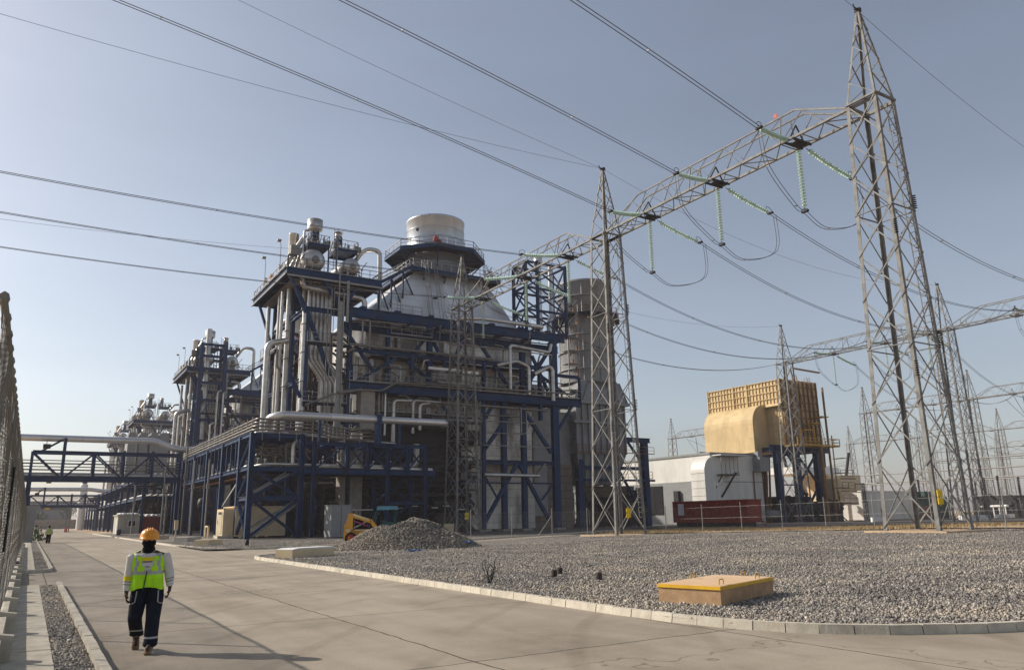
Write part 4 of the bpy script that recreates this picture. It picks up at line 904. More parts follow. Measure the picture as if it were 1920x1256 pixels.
part('stair', BLUE, lambda b: [b.bar((46.5,84.6,.2+3*k),(43.5,84.6,3.0+3*k),.12,.3) or b.box(42.6,84.2,3.0+3*k,46.9,85.4,3.08+3*k) for k in range(3)])
for x in (47.4,50.4,53.4,58.4): part('foundation', CONC, lambda b: b.box(x-.7,83.2,0,x+.7,84.8,.3))
part('scaffold_ladder', RAIL, lambda b: (ladder(b,(46.3,83.4,0),(46.3,83.4,16)), ladder(b,(38.6,85.0,17),(38.6,85.0,25))))
# the same boiler repeated along the road
dup(hr,(0,66,0),'second silver and blue boiler, partly hidden behind the nearest one')
dup(hr,(0,153,0),'third boiler, farther down the road behind four grey upright boxes')
dup(hr,(0,223,0),'farthest boiler, only its vents and drums showing at the left')
# vent frame at the right end of the boiler roof
t = thing('vent_frame', 'open blue lattice frame carrying two silver vent pipes on the boiler roof end', 'vent frame', (58.3,86,25.9))
cs = [(55.0,85.2),(61.7,85.2),(61.7,88.4),(55.0,88.4)]
for x, y in cs + [(56.9,85.2)]: part('column', BLUE, lambda b: b.ibar((x,y,25.9),(x,y,36.6 if x > 56 else 36.0),.36,.36,.05,up=(0,1,0)), t)
for z in (29.4,32.6,36.3):
    for k in range(4): part('beam', BLUE, lambda b: b.bar((*cs[k],z),(*cs[(k+1)%4],z),.28), t)
for k in range(4):
    for a, c in ((26,29.4),(29.4,32.6),(32.6,36.3)):
        part('brace', BLUE, lambda b: (b.bar((*cs[k],a),(*cs[(k+1)%4],c),.18), b.bar((*cs[k],c),(*cs[(k+1)%4],a),.18)), t)
part('vent_pipe', SILVER, lambda b: b.tube([(59.8,86.4,26.0),(59.4,86.4,28),(60.0,86.4,29.0),(60.0,86.4,36.9)],.36,12,.5), t); part('vent_pipe', SILVER, lambda b: (b.tube([(58.2,86.8,26.2),(58.2,86.8,37.2)],.42,12), b.lathe((58.2,86.8,37.2),[(.6,0),(.6,.5),(.5,.5)],14)), t)
# bypass stack
TANW = mat('tan wall sheet', (.20,.165,.125), .7, 0, .25, .6, seam=('wall',3.2,1.05,.04,.4), stain=(.07,.06,.05), stain_amt=.7)
bs = thing('bypass_stack', 'tall grey riveted bypass stack standing right of the nearest boiler', 'stack', (72.4,95,0), 'bypass stacks')
def bp(nm, m, fn, parent=None): b = MB(); fn(b); return b.build(nm, m, parent or bs)
sh = bp('shaft', GREYST, lambda b: b.lathe((72.4,95,0), [(4.15,21.4),(4.15,37.3),(4.35,37.4),(4.35,37.8),(3.95,37.8),(3.95,30)], 48))
for z in (23.6,26.4,29.0,35.2,21.6): bp('ring', GREYST, lambda b: b.lathe((72.4,95,z), [(4.15,-.09),(4.4,-.08),(4.4,.08),(4.15,.09)], 44), sh)
bp('ribs', GREYST, lambda b: [b.bar((72.4+4.2*math.cos(a),95+4.2*math.sin(a),21.8),(72.4+4.2*math.cos(a),95+4.2*math.sin(a),37.3),.06,.14) for a in [math.pi*2*k/10+.2 for k in range(10)]], sh)
o8 = lambda r, z: [Vector((72.4+r*math.cos(math.pi/8+k*math.pi/4), 95+r*math.sin(math.pi/8+k*math.pi/4), z)) for k in range(8)]
def f(b):
    o, i = o8(5.7,31.9), o8(4.2,31.9)
    for k in range(8):
        u_ = Vector((0,0,.15)); b.hexa([i[k],o[k],o[(k+1)%8],i[(k+1)%8]],[i[k]+u_,o[k]+u_,o[(k+1)%8]+u_,i[(k+1)%8]+u_]); b.bar(o[k],o[(k+1)%8],.15,.6); b.bar(o[k], o8(4.2,30)[k], .16)
pf_ = bp('platform', DKBLUE, f); bp('railing', ORANGE, lambda b: railing(b, o8(5.65,32.1), closed=True, r=.03), pf_)
bp('transition_cone', GREYST, lambda b: (b.hexa([(66.2,90.3,18.2),(76.4,90.3,18.2),(76.4,99.9,18.2),(66.2,99.9,18.2)],[(68.9,91.6,21.6),(75.9,91.6,21.6),(75.9,98.4,21.6),(68.9,98.4,21.6)]), [b.bar((66.2+10.2*k/6,90.25,18.2),(68.9+7*k/6,91.55,21.6),.08,.3) for k in range(7)]))
bp('diverter_box', GREYST, lambda b: (b.box(66.6,90.6,10.6,75.9,99.6,18.2), b.box(66.0,90.0,17.9,76.6,100.2,18.35), b.box(66.2,90.2,15.0,76.3,100,15.35), [b.box(66.6+k*1.14,90.3,10.6,66.78+k*1.14,90.6,17.9) for k in range(9)]))
bp('duct', GREYST, lambda b: (b.hexa([(68.2,92,6.2),(74.6,92,6.2),(74.6,99,6.2),(68.2,99,6.2)],[(66.8,90.7,10.6),(75.8,90.7,10.6),(75.8,99.5,10.6),(66.8,99.5,10.6)]), b.box(56.8,90,1.8,61,101,20), b.box(61,92,9,66.6,100,16.6)))
bp('duct_ribs', GREYST, lambda b: [b.bar((66.8+k*1.28,90.6,10.6),(68.2+k*.914,91.9,6.2),.1,.26) for k in range(8)])
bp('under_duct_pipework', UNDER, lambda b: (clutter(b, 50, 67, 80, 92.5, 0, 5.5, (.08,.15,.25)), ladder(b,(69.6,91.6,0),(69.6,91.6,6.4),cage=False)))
for x in (67.6,80.2):
    for y in (91.4,101): bp('column', BLUE, lambda b: b.ibar((x,y,0),(x,y,13.2),.9,.9,.1,up=(0,1,0)))
bp('beam', BLUE, lambda b: (b.ibar((66.5,90.9,12.9),(81,90.9,12.9),.5,.7), b.ibar((67.6,91,8.6),(80.2,91,8.6),.3,.5), b.ibar((81.3,90.5,6.8),(66,90.5,6.8),.2,.3)))
bp('brace', BLUE, lambda b: (b.bar((80.2,91.2,8.6),(76.5,91.2,13),.3), b.bar((67.6,91.2,8.6),(71,91.2,13),.3), b.bar((80.2,91.3,.4),(74.8,91.3,8.5),.3)))
def f(b):
    for x, y in ((66.2,91.2),(68.2,91.2),(66.2,93.4)): b.bar((x,y,17.5),(x,y,33.2),.07)
    for z in range(18,34,2): b.bar((66.2,91.2,z),(68.2,91.2,z),.06); b.bar((66.2,91.2,z),(66.2,93.4,z),.06); b.box(66.2,91.2,z-.05,68.2,93,z); b.bar((66.2,91.2,z),(68.2,91.2,z+2),.05)
bp('scaffold', RAIL, f); bp('scaffold_clips', ORANGE, lambda b: [b.box(66.3+q,91.0,z,66.5+q,91.2,z+.5) for z in range(22,33) for q in (random.random()*1.7,)])
bp('yard_rails', ORANGE, lambda b: (railing(b,[(66.5,90,10.7),(81,90,10.7)],r=.03), railing(b,[(80.4,90,7),(80.4,100,7)],r=.03)))
bp('base_wall', TANW, lambda b: b.box(57.5,91.6,0,66.5,91.9,9)); bp('base_wall', TANW, lambda b: b.box(69,94,0,80,94.4,6.1))
bp('round_duct', UNDER, lambda b: b.lathe((0,93,2.3),[(.02,72),(2.1,72),(2.1,80),(.02,80.2)],24,'x'))
dup(bs,(0,66,0),'grey bypass stack of the second boiler, behind the nearest boiler')
def xform(b, M_): b.v = [tuple(M_ @ Vector(p)) for p in b.v]; return b
# ------------------------------------------------------------------ pipe racks and bridges
pr = thing('pipe_rack', 'blue steel pipe rack with handrail like pipes, standing at the corner by the nearest boiler', 'pipe rack', (20.5,80,0))
def rp(nm, m, fn, parent=None): b = MB(); fn(b); return b.build(nm, m, parent or pr)
ic = lambda x, y, z0, z1, w=.42: rp('column', BLUE, lambda b: b.ibar((x,y,z0),(x,y,z1), w, w, .06, up=(1,0,0)))
ys_ = [78.6,83.4,92,101,110,119]
for x in (18.1,23.1):
    for y in ys_: ic(x,y,0,10.3,.5)
for x, z0 in ((24.4,0),(27.9,6.6),(30.2,6.6),(32.5,0),(34.8,6.6),(37.0,0)): ic(x,78.6,z0,9.7,.40)
for x in (24.4,32.5,37.0): ic(x,82.6,0,9.7,.40)
for x in (18.1,23.1):
    for z in (10.2,6.9): rp('long_beam', BLUE, lambda b: b.ibar((x,78.5,z),(x,119.2,z),.3,.42,.05))
    k = 0
    for y in np.arange(85.6,119,2.25): rp('post', BLUE, lambda b: b.bar((x,y,6.9),(x,y,10.2),.16)) if x < 20 else None
for z, y in ((10.1,78.6),(6.8,78.6),(3.95,78.6),(10.1,83.4),(6.8,83.4),(3.95,83.4)): rp('cross_beam', BLUE, lambda b: b.ibar((18.1,y,z),(23.1,y,z),.3,.42,.05))
for y in ys_[2:]:
    for z in (10.1,6.8): rp('cross_beam', BLUE, lambda b: b.ibar((18.1,y,z),(23.1,y,z),.3,.4,.05))
for y in np.arange(79.4,119,1.7): rp('rung_beam', BLUE, lambda b: b.ibar((18.1,y,10.0),(23.1,y,10.0),.16,.25,.03)) if int(y) not in (83,92,101,110) else None
for y, z in ((78.6,9.5),(78.6,6.65),(82.6,9.5),(82.6,6.65)): rp('long_beam', BLUE, lambda b: b.ibar((23.1,y,z),(38.2 if z < 9 else 37.2,y,z),.3,.40 if z > 9 else .55,.05))
for x in np.arange(25.5,37,2.3): rp('rung_beam', BLUE, lambda b: b.ibar((x,78.6,9.4),(x,82.6,9.4),.16,.25,.03))
def X(nm, a, c, w_): rp(nm, BLUE, lambda b: b.ibar(a, c, w_, w_, .05))
for y in (78.6,83.4):
    X('brace',(18.1,y,3.95),(23.1,y,.2),.26); X('brace',(18.1,y,.2),(23.1,y,3.95),.26); X('brace',(18.1,y,3.95),(23.1,y,6.8),.26); X('brace',(18.1,y,6.8),(23.1,y,3.95),.26)
X('brace',(18.1,78.6,10),(18.1,83.4,6.9),.3); X('brace',(18.1,78.6,6.8),(18.1,83.4,3.95),.3); X('brace',(18.1,78.6,.3),(18.1,83.4,3.9),.3); X('brace',(18.1,78.6,3.9),(18.1,83.4,.3),.3); rp('long_beam', BLUE, lambda b: b.ibar((18.1,78.6,3.95),(18.1,83.4,3.95),.3,.4,.05))
for x0, x1 in ((24.4,27.9),(27.9,30.2),(30.2,32.5),(32.5,34.8),(34.8,37.0)): X('brace',(x0,78.6,9.5),(x1,78.6,6.8),.15); X('brace',(x0,78.6,6.8),(x1,78.6,9.5),.15)
for x0, x1, z0, z1 in ((32.5,37,.2,3.4),(32.5,37,3.4,6.6)): X('brace',(x0,82.6,z0),(x1,82.6,z1),.24); X('brace',(x0,82.6,z1),(x1,82.6,z0),.24)
X('brace',(38.2,78.6,6.5),(37,78.6,4.3),.18); rp('long_beam', BLUE, lambda b: b.ibar((32.5,78.6,3.4),(37,78.6,3.4),.25,.3,.05))
rp('stair_stringer', RAIL, lambda b: (b.bar((18.8,79.6,.3),(23.0,79.6,3.3),.06,.24), b.bar((18.6,80.6,1.0),(23.0,80.6,3.6),.06,.24), b.bar((19.0,79.6,4.6),(22.2,79.6,6.4),.06,.2), b.bar((19.0,80.8,4.6),(22.2,80.8,6.6),.06,.2), b.bar((18.2,92,3.2),(18.4,84.2,6.2),.06,.2)))
for k, z in enumerate((10.62,10.98,11.34,11.7)):
    rp('rack_pipe', PIPE2, lambda b: b.tube([(18.1+.1*k,119.5,z),(18.1+.1*k,79.0-.1*k,z),(18.5,78.4,z),(24.2,78.4,z),(26.2,78.4,z-.55),(31.2-.2*k,78.4,z-.6),(31.4-.2*k,79.6,z-.6)], .085+.02*(k % 2), 8, .5))
for y in np.arange(79.5,119,2.2): rp('pipe_support', RAIL, lambda b: b.bar((18.2,y,10.3),(18.2,y,12.0),.07))
for x in np.arange(19,31.5,1.7): rp('pipe_support', RAIL, lambda b: b.bar((x,78.5,9.6),(x,78.5,11.9-(.6 if x > 25 else 0)),.07))
for k in range(6): rp('rack_pipe', PIPE2 if k % 2 else PIPE, lambda b: b.tube([(18.9+.65*k,119,10.6),(18.9+.65*k,81+.3*k,10.6),(20+.6*k,80.2,10.6),(34,80.2+.35*k,9.9)], random.choice((.12,.17,.22)), 8, .5))
for k in range(6): rp('rack_pipe', PIPE2, lambda b: b.tube([(18.9+.65*k,119,7.3),(18.9+.65*k,84-.5*k,7.3),(36.5,84-.7*k,7.25)], random.choice((.1,.14,.2)), 8, .5))
rp('rack_pipe', PIPE, lambda b: b.tube([(18.6,80.5,7.1),(19.6,78.9,7.3),(24.0,78.9,7.3),(33,78.9,7.3)], .13, 8, .8)); rp('rack_pipe', PIPE, lambda b: b.tube([(24.5,79.1,7.2),(38,79.1,7.0)], .26, 10)); rp('rack_pipe', ORANGE, lambda b: b.tube([(18.9,81,6.3),(18.9,119,6.3)], .12, 8))
rp('rack_pipe', PIPE, lambda b: b.tube([(22.5,79.6,7.2),(22.5,79.6,9.4),(22.9,79.6,9.7)], .22, 10, .3)); rp('rack_pipe', PIPE, lambda b: b.tube([(36.4,79.8,9.9),(36.4,79.8,7.5),(34.6,79.8,7.3)], .34, 10, .6))
for x, y in [(18.8+random.random()*3, y) for y in np.arange(80,118,1.0)] + [(25.8+k*1.9,80.2) for k in range(6)]:
    rp('valve', SILVER, lambda b: (b.ball((x,y,7.3), random.uniform(.1,.22), n=8, m=5), b.bar((x,y,6.9),(x,y,7.9),.06), b.box(x-.12,y-.12,7.85,x+.12,y+.12,7.95)))
rp('rack_pipe', PIPE2, lambda b: clutter(b, 70, 18.6, 23, 82, 7.1, 2.6, (.05,.09,.14)))
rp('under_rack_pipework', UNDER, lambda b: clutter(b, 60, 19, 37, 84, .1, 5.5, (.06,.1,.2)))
rp('rack_floor', DKBLUE, lambda b: (b.box(18.3,83.6,6.62,22.9,119,6.68), b.box(24.6,78.9,6.3,37,82.4,6.36)))
# big bright pipe in front
t = thing('insulated_pipe', 'thick bright silver pipe bending out over the corner pipe rack', 'pipe', (29,78,11.5))
b = MB(); b.tube([(20.6,83.0,10.9),(19.7,79.0,11.9),(20.6,77.9,12.15),(39.2,77.9,12.2),(39.5,79.6,12.2)], .40, 18, 1.2); b.build('cladding', SILVER, t)
for x in (31.0,): b = MB(); b.box(x-.2,77.4,9.5,x+.2,78.4,11.75); b.box(x-.25,77.35,11.7,x+.25,78.45,12.68); b.build('clamp', BLUE, t)
for x in (24.6,33.5): b = MB(); b.bar((x,77.9,9.6),(x,77.9,11.8),.25); b.build('clamp', BLUE, t)
def bridge(name, label, Y, x0, x1, zl, zu, zp, dz, xb):
    t = thing(name, label, 'pipe bridge', ((x0+x1)/2, Y, 0), 'pipe bridges over the road')
    def q(nm, m, fn): b = MB(); fn(b); b.build(nm, m, t)
    for yy in (Y, Y+2.6):
        q('lower_chord', BLUE, lambda b: b.ibar((x0-1.2,yy,zl),(x1,yy,zl),.35,.62,.06)); q('upper_chord', BLUE, lambda b: b.ibar((x0,yy,zu),(x1,yy,zu),.3,.36,.06))
        n = 5; 
        for k in range(n+1):
            x = x0+(x1-x0)*k/n; q('post', BLUE, lambda b: b.ibar((x,yy,zl),(x,yy,zu+(1.9 if k == 1 else .4 if k > 2 else 0)),.34,.34,.05,up=(0,1,0)))
            if k < n:
                xx = x0+(x1-x0)*(k+1)/n; a, c = ((x,yy,zu),(xx,yy,zl)) if k % 2 == 0 else ((x,yy,zl),(xx,yy,zu)); q('diagonal', BLUE, lambda b: b.ibar(a,c,.2,.2,.04))
        for x in (x0,x1): q('leg', BLUE, lambda b: b.ibar((x,yy,0),(x,yy,zl),.55,.55,.08,up=(1,0,0)))
    xa = x0+(x1-x0)/5; q('diagonal', BLUE, lambda b: b.ibar((xa,Y,zu+1.9),(x0+.9,Y,zu),.25,.25,.05))
    for k in range(9): q('cross_beam', BLUE, lambda b: b.bar((x0+(x1-x0)*k/8,Y,zl),(x0+(x1-x0)*k/8,Y+2.6,zl),.25))
    q('big_pipe', SILVER, lambda b: b.tube([(-30,Y+.4,zp),(xb,Y+.4,zp+.1),(xb+2.6,Y+.4,zp-dz),(x1+2.5,Y+.4,zp-dz)], .46, 16, .9))
    for k, z in enumerate((zl+.8,zl+1.25,zl+1.7,zl+2.15,zl+2.6)): q('small_pipe', PIPE2 if k % 2 else RAIL, lambda b: b.tube([(-30,Y+.5+.4*k,z),(x1+1,Y+.5+.4*k,z)], .10 if k % 2 else .07, 7))
    q('medium_pipe', PIPE, lambda b: b.tube([(-30,Y+.3,zl+.55),(x1+1,Y+.3,zl+.5)], .24, 10))
    for k in range(4): q('lamp', RAIL, lambda b: b.box(x0+2+k*4.3,Y+.8,zl-.55,x0+2.6+k*4.3,Y+1.2,zl-.38))
    q('floodlight', DKGREY, lambda b: (b.box(.6,Y-.5,zp-1.4,1.5,Y-.1,zp-.8), b.bar((1.0,Y-.3,zp-.8),(1.0,Y-.3,zp-.4),.08)))
    return t
bridge('pipe_bridge', 'near blue truss bridge carrying a thick silver pipe across the road', 122, -.5, 18.0, 7.7, 11.3, 13.1, .95, 14.6)
bridge('pipe_bridge', 'farther blue truss bridge carrying pipes across the road, seen beneath the near one', 218, -.3, 14.2, 5.8, 8.4, 9.8, .3, 12.2)
# stair tower before the second boiler
t = thing('stair_tower', 'slender blue steel stair tower rising in front of the second boiler', 'stair tower', (26,150,0))
cs = [(24.0,148),(28.2,148),(28.2,152),(24.0,152)]
for x, y in cs: b = MB(); b.ibar((x,y,0),(x,y,34.0),.62,.62,.08,up=(0,1,0)); b.build('column', BLUE, t)
for z in (12,16,19.8,23.4,26.6,29.2,31.6,33.8):
    for k in range(4): b = MB(); b.ibar((*cs[k],z),(*cs[(k+1)%4],z),.35,.45,.05); b.build('beam', BLUE, t)
for a, c in ((12,19.8),(19.8,26.6)): b = MB(); b.bar((24,148,a),(28.2,148,c),.2); b.build('brace', BLUE, t)
b = MB(); b.tube([(25.4,150,9),(25.4,150,37.2)],.5,12); b.build('vent_pipe', PIPE, t)
for x, z in ((27.2,25),(28.2,24.8),(26.3,19)): b = MB(); b.tube([(x,147.4,10),(x,147.4,z),(x+.6,147.4,z+.2)],.17,8,.4); b.build('riser', PIPE, t)
# four grey upright boxes before the third boiler
for k, x in enumerate((16.9,19.2,21.4,23.2)):
    t = thing('silencer_box', ['leftmost of four tall grey upright boxes above the pipe bridge','second from the left of four tall grey upright boxes','third from the left of four tall grey upright boxes','rightmost and widest of four tall grey upright boxes'][k], 'silencer box', (x,190,0), 'grey upright boxes')
    b = MB(); w_ = 1.75 if k < 3 else 2.1; b.hexa([(x,190,7),(x+w_,190,7),(x+w_,196,7),(x,196,7)],[(x,190,20.9),(x+w_,190,20.9),(x+w_,196,20.9),(x,196,20.9)]); b.box(x+.15,190.2,20.9,x+w_-.15,195.8,21.4); b.build('body', MIDGREY, t)
    b = MB(); [b.bar((x+.2+q*(w_-.4),190.5,0),(x+.2+q*(w_-.4),190.5,7),.3) for q in (0,1)]; b.build('leg', BLUE, t)
# ------------------------------------------------------------------ low racks and sheds along the road, left background
lr = thing('low_pipe_rack', 'long low blue pipe rack beyond the near bridge, before the third boiler', 'pipe rack', (15,170,0))
for y in np.arange(128,262,11):
    for x in (14.2,19.6): b = MB(); b.ibar((x,y,0),(x,y,8.6),.45,.45,.06,up=(0,1,0)); b.build('column', BLUE, lr)
    b = MB(); b.ibar((14.2,y,8.4),(19.6,y,8.4),.3,.4); b.ibar((14.2,y,5.4),(19.6,y,5.4),.3,.4); b.build('beam', BLUE, lr)
for x in (14.2,19.6):
    for z in (8.4,5.4): b = MB(); b.ibar((x,128,z),(x,260,z),.3,.4); b.build('long_beam', BLUE, lr)
for k in range(12): b = MB(); z = 8.8 if k % 2 else 5.8; b.tube([(14.5+k*.42,128,z),(14.5+k*.42,260,z)], random.choice((.1,.16,.24)), 7); b.build('rack_pipe', (PIPE,PIPE2,RAIL)[k%3], lr)
b = MB(); clutter(b, 120, 14.3, 20, 150, .1, 6, (.06,.12,.2)); b.build('pipework', UNDER, lr); b = MB(); clutter(b, 60, 14.3, 20, 134, .1, 7, (.06,.12,.2)); b.build('pipework', UNDER, lr)
b = MB(); [b.box(19.8,129+k*17,.1,20.1,143+k*17,5) for k in range(8)]; b.build('back_panel', DKGREY, lr)
# upright lamp and valve poles on the strip by the rack
for k, (x, y, h) in enumerate(((17.0,110,11.6),(17.2,95,8.8),(16.9,103,9.2),(12.0,118,6.8),(15.2,112,5.4),(16.0,121,9.5))):
    b = MB(); b.tube([(x,y,0),(x,y,h)], .11, 8); b.box(x-.2,y-.2,0,x+.2,y+.2,.15); b.box(x-.18,y-.12,h*.62,x+.18,y+.1,h*.68); b.build('steel_pole', RAIL if k else PIPE2, label=['tallest grey steel pole on the gravel beside the pipe rack','grey steel pole close in front of the pipe rack corner','grey steel pole between two others by the pipe rack','short grey pole standing near the white site cabin','lowest grey pole behind the site cabin','grey pole at the foot of the near pipe bridge'][k], cat='pole', group='poles by the pipe rack')
# site cabin
c = thing('site_cabin', 'small pale site cabin with one white framed window', 'cabin', (12.1,126,0))
b = MB(); b.box(10.7,123.4,.25,13.5,129.5,2.75); b.box(10.55,123.25,2.75,13.65,129.65,2.9); b.build('body', mat('pale cabin panel',(.44,.41,.33),.5,0,.08,1,seam=('wall',.45,50,.012,.75,0)), c)
b = MB(); b.box(12.0,123.34,1.25,13.0,123.40,2.1); f_ = b.build('window', WHITE, c); b = MB(); b.box(12.07,123.31,1.32,12.46,123.345,2.03); b.box(12.54,123.31,1.32,12.93,123.345,2.03); b.build('pane', DARK, f_)
b = MB(); b.box(10.66,124.3,.25,10.70,125.2,2.2); b.build('door', WHITE, c)
b = MB(); [b.ball((10.9+.32*k+random.random()*.2,124+random.random()*4,3.0),.35,.5,.2,8,5) for k in range(9)]; b.build('roof_sheet', WHITE, c)
b = MB(); b.lathe((10.9,122.9,0), [(.02,.05),(.26,.05),(.28,.85),(.26,.9),(.02,.9)], 12); b.build('barrel', mat('purple blue drum',(.04,.03,.10),.5), label='dark blue drum beside the pale site cabin', cat='drum')
c = thing('skip_container', 'red open container heaped with white sheeting behind the site cabin', 'container', (15.4,134,0))
b = MB(); b.box(14.2,131,.2,17.4,137,2.6); [b.box(14.2+k*.53,130.95,.3,14.3+k*.53,131,2.6) for k in range(7)]; b.build('body', REDC, c)
b = MB(); [b.ball((14.4+.35*k,131.4+random.random()*1.5,2.75),.4,.7,.32,8,5) for k in range(9)]; b.build('sheeting', WHITE, c)
# cabinets by the rack
c = thing('enclosure', 'large beige equipment enclosure behind the corner pipe rack', 'enclosure', (19.5,86,0))
b = MB(); b.box(16.9,84.0,.35,17.9,87.2,3.0); b.box(17.9,83.0,.25,23.0,88.0,3.15); b.box(17.7,82.8,3.15,23.2,88.2,3.25); b.build('body', BEIGE, c)
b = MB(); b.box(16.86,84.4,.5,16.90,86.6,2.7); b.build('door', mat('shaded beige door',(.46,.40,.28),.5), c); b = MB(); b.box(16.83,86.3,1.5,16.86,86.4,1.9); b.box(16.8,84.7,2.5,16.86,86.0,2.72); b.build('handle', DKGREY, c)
b = MB(); b.box(16.3,83.2,0,17.9,84.4,.36); b.build('plinth', KERB, c); b = MB(); b.box(16.7,86.2,0,18.3,87.5,.36); b.build('plinth', KERB, c)
b = MB(); b.box(16.2,87.8,.1,16.35,88,1.3); b.box(16.2,89.4,.1,16.35,89.6,1.3); b.box(16.2,87.8,1.2,16.35,89.6,1.35); b.build('pipe_goal', BEIGE, label='small beige hoop guard left of the beige enclosure', cat='guard')
c = thing('switch_cabinet', 'tall plain grey cabinet beside the yellow loader', 'cabinet', (24.9,73.5,0))
b = MB(); b.box(24.6,73.2,.15,26.6,75.2,3.1); b.box(24.55,73.15,3.1,26.65,75.25,3.16); b.build('body', MIDGREY, c); b = MB(); b.box(25.58,73.18,.3,25.61,73.2,3.0); b.box(25.9,73.16,.75,26.2,73.2,1.0); b.build('door_seam', DKGREY, c); b = MB(); b.box(24.5,73.1,.05,26.7,75.3,.15); b.build('plinth', DKGREY, c)
b = MB(); b.box(14.3,97.2,.9,14.7,97.5,2.0); b.bar((14.5,97.35,0),(14.5,97.35,.9),.12); b.build('junction_box', BEIGE, label='small beige box on a post left of the enclosure', cat='junction box')
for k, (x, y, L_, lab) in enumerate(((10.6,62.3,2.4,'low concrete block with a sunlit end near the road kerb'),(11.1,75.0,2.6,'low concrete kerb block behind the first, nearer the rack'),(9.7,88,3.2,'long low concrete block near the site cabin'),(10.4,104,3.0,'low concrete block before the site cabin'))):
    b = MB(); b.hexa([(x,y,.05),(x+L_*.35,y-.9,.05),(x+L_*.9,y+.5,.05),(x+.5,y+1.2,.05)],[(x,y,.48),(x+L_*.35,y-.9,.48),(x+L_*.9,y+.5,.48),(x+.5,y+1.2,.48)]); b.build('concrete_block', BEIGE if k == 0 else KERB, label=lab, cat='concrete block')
b = MB(); b.lathe((13.3,57.5,0),[(.02,0),(.14,0),(.14,.5),(.02,.52)],10); b.build('stub_post', DKGREY, label='short dark stub post on the yard gravel before the rack', cat='post')
# far left: gate frame, wall, hall, trees, silo
c = thing('road_gate_frame', 'goal shaped grey height barrier over the far end of the road', 'barrier', (4,205,0))
for x in (7.3,7.9): b = MB(); b.bar((x,205,0),(x,205,5.2),.22); b.build('post', GALV, c)
b = MB(); b.bar((-.5,205,0),(-.5,205,5.2),.22); b.build('post', GALV, c); b = MB(); b.box(-.6,204.8,4.9,8,205.2,5.35); b.build('crossbar', GALV, c); b = MB(); b.box(2.9,204.75,4.95,3.7,204.8,5.3); b.build('sign', SIGNY, c)
b = MB(); b.box(-10,330,0,40,330.4,3.2); [b.box(-10+k*4,329.9,0,-9.7+k*4,330,3.3) for k in range(13)]; b.build('perimeter_wall', mat('dusty wall',(.36,.30,.23),.9), label='long dusty perimeter wall closing the end of the road', cat='wall')
b = MB(); b.box(-8,400,0,16,420,10.5); b.box(-9,399,10.5,17,421,11.2); b.build('far_hall', MIDGREY, label='flat grey hall behind the perimeter wall at the road end', cat='building')
def tree(x, y, h, r, label, n=700):
    t = thing('tree', label, 'tree', (x,y,0), 'trees behind the wall'); b = MB()
    b.tube([(x,y,0),(x+.1,y,h*.4),(x-.1,y,h*.7)], .18, 6); [b.bar((x,y,h*.4),(x+r*.5*math.cos(k*2),y+r*.5*math.sin(k*2),h*.7),.1) for k in range(4)]; b.build('trunk', DKGREY, t)
    b = MB(); cl = [(x+random.gauss(0,.5)*r, y+random.gauss(0,.5)*r, h*.62+random.gauss(0,.2)*h) for _ in range(9)]
    for k in range(n):
        c = cl[k % 9]; p = Vector((c[0]+random.gauss(0,.3)*r, c[1]+random.gauss(0,.3)*r, c[2]+random.gauss(0,.12)*h)); u = Vector((random.gauss(0,1),random.gauss(0,1),random.gauss(0,1))).normalized()*.22; v = u.orthogonal()*.6
        b.add([p-u,p+v,p+u,p-v],[(0,1,2,3)])
    b.build('crown', LEAF, t)
tree(3.0,345,8.5,3.2,'green tree behind the perimeter wall, left of the pair'); tree(13,342,9,3.6,'green tree behind the perimeter wall under the barrier beam'); tree(32,350,8.5,4,'pale green tree farther right behind the perimeter wall'); tree(27,352,7.5,4,'small green tree next to the silo behind the wall')
b = MB(); b.lathe((12.3,250,0),[(1.0,0),(1.0,12),(.9,12.4),(.05,12.9)],24); b.build('silo', WHITE, label='white upright silo at the far end of the road beside the racks', cat='silo')
b = MB()
for k in range(260):
    p = Vector((1.0+random.gauss(0,.35), 99+random.gauss(0,1.6), .1+abs(random.gauss(0,.55)))); u = Vector((random.gauss(0,1),random.gauss(0,1),random.gauss(0,1))).normalized()*.13; v = u.orthogonal()*.5; b.add([p-u,p+v,p+u,p-v],[(0,1,2,3)])
b.build('shrub', LEAF, label='low green shrub by the fence foot on the left of the road', cat='shrub')
b = MB(); b.box(-.5,92,0,.55,93,3.6); b.box(-.5,91.98,3.2,.9,92.9,3.6); b.build('gate_pillar', MIDGREY, label='grey gate pillar at the end of the chain link fence', cat='pillar')
b = MB(); [b.box(6.9+k*.0,190+k*3,0,7.1,190.4+k*3,.9) for k in range(4)]; b.box(6.95,190,.6,7.05,200,.8); b.build('traffic_barrier', SIGNR, label='red and orange barrier at the foot of the height frame', cat='barrier')

# ------------------------------------------------------------------ white hall, filter house, shed, container
h = thing('turbine_hall', 'white corrugated hall with a bent silver duct, below the yellow filter house', 'building', (90,95,0))  # hall positions and heights below were scaled outward about the camera
def hp(nm, m, fn, par=None, lab=None): b = MB(); fn(b); return b.build(nm, m, par or h, label=lab)
hp('wall', WHITEC, lambda b: b.box(94.9,92,0,107.1,134,11.3)); hp('roof', MIDGREY, lambda b: b.box(94.7,91.8,11.3,107.3,134.2,11.65))
hp('shade_panel', MIDGREY, lambda b: b.box(94.5,94.4,0,94.9,134,7.1))  # grey slab: the shadow over the lower wall is put into its colour
hp('gate', DARK, lambda b: b.box(94.44,105.4,1.6,94.5,110.6,6.6)); hp('louvre_gate', DKGREY, lambda b: [b.box(94.36,103.4+.11*k,1.7,94.5,103.46+.11*k,6.6) for k in range(17)]+[b.box(94.38,103.4,1.7,94.5,105.2,1.8), b.box(94.38,103.4,6.5,94.5,105.2,6.6)])
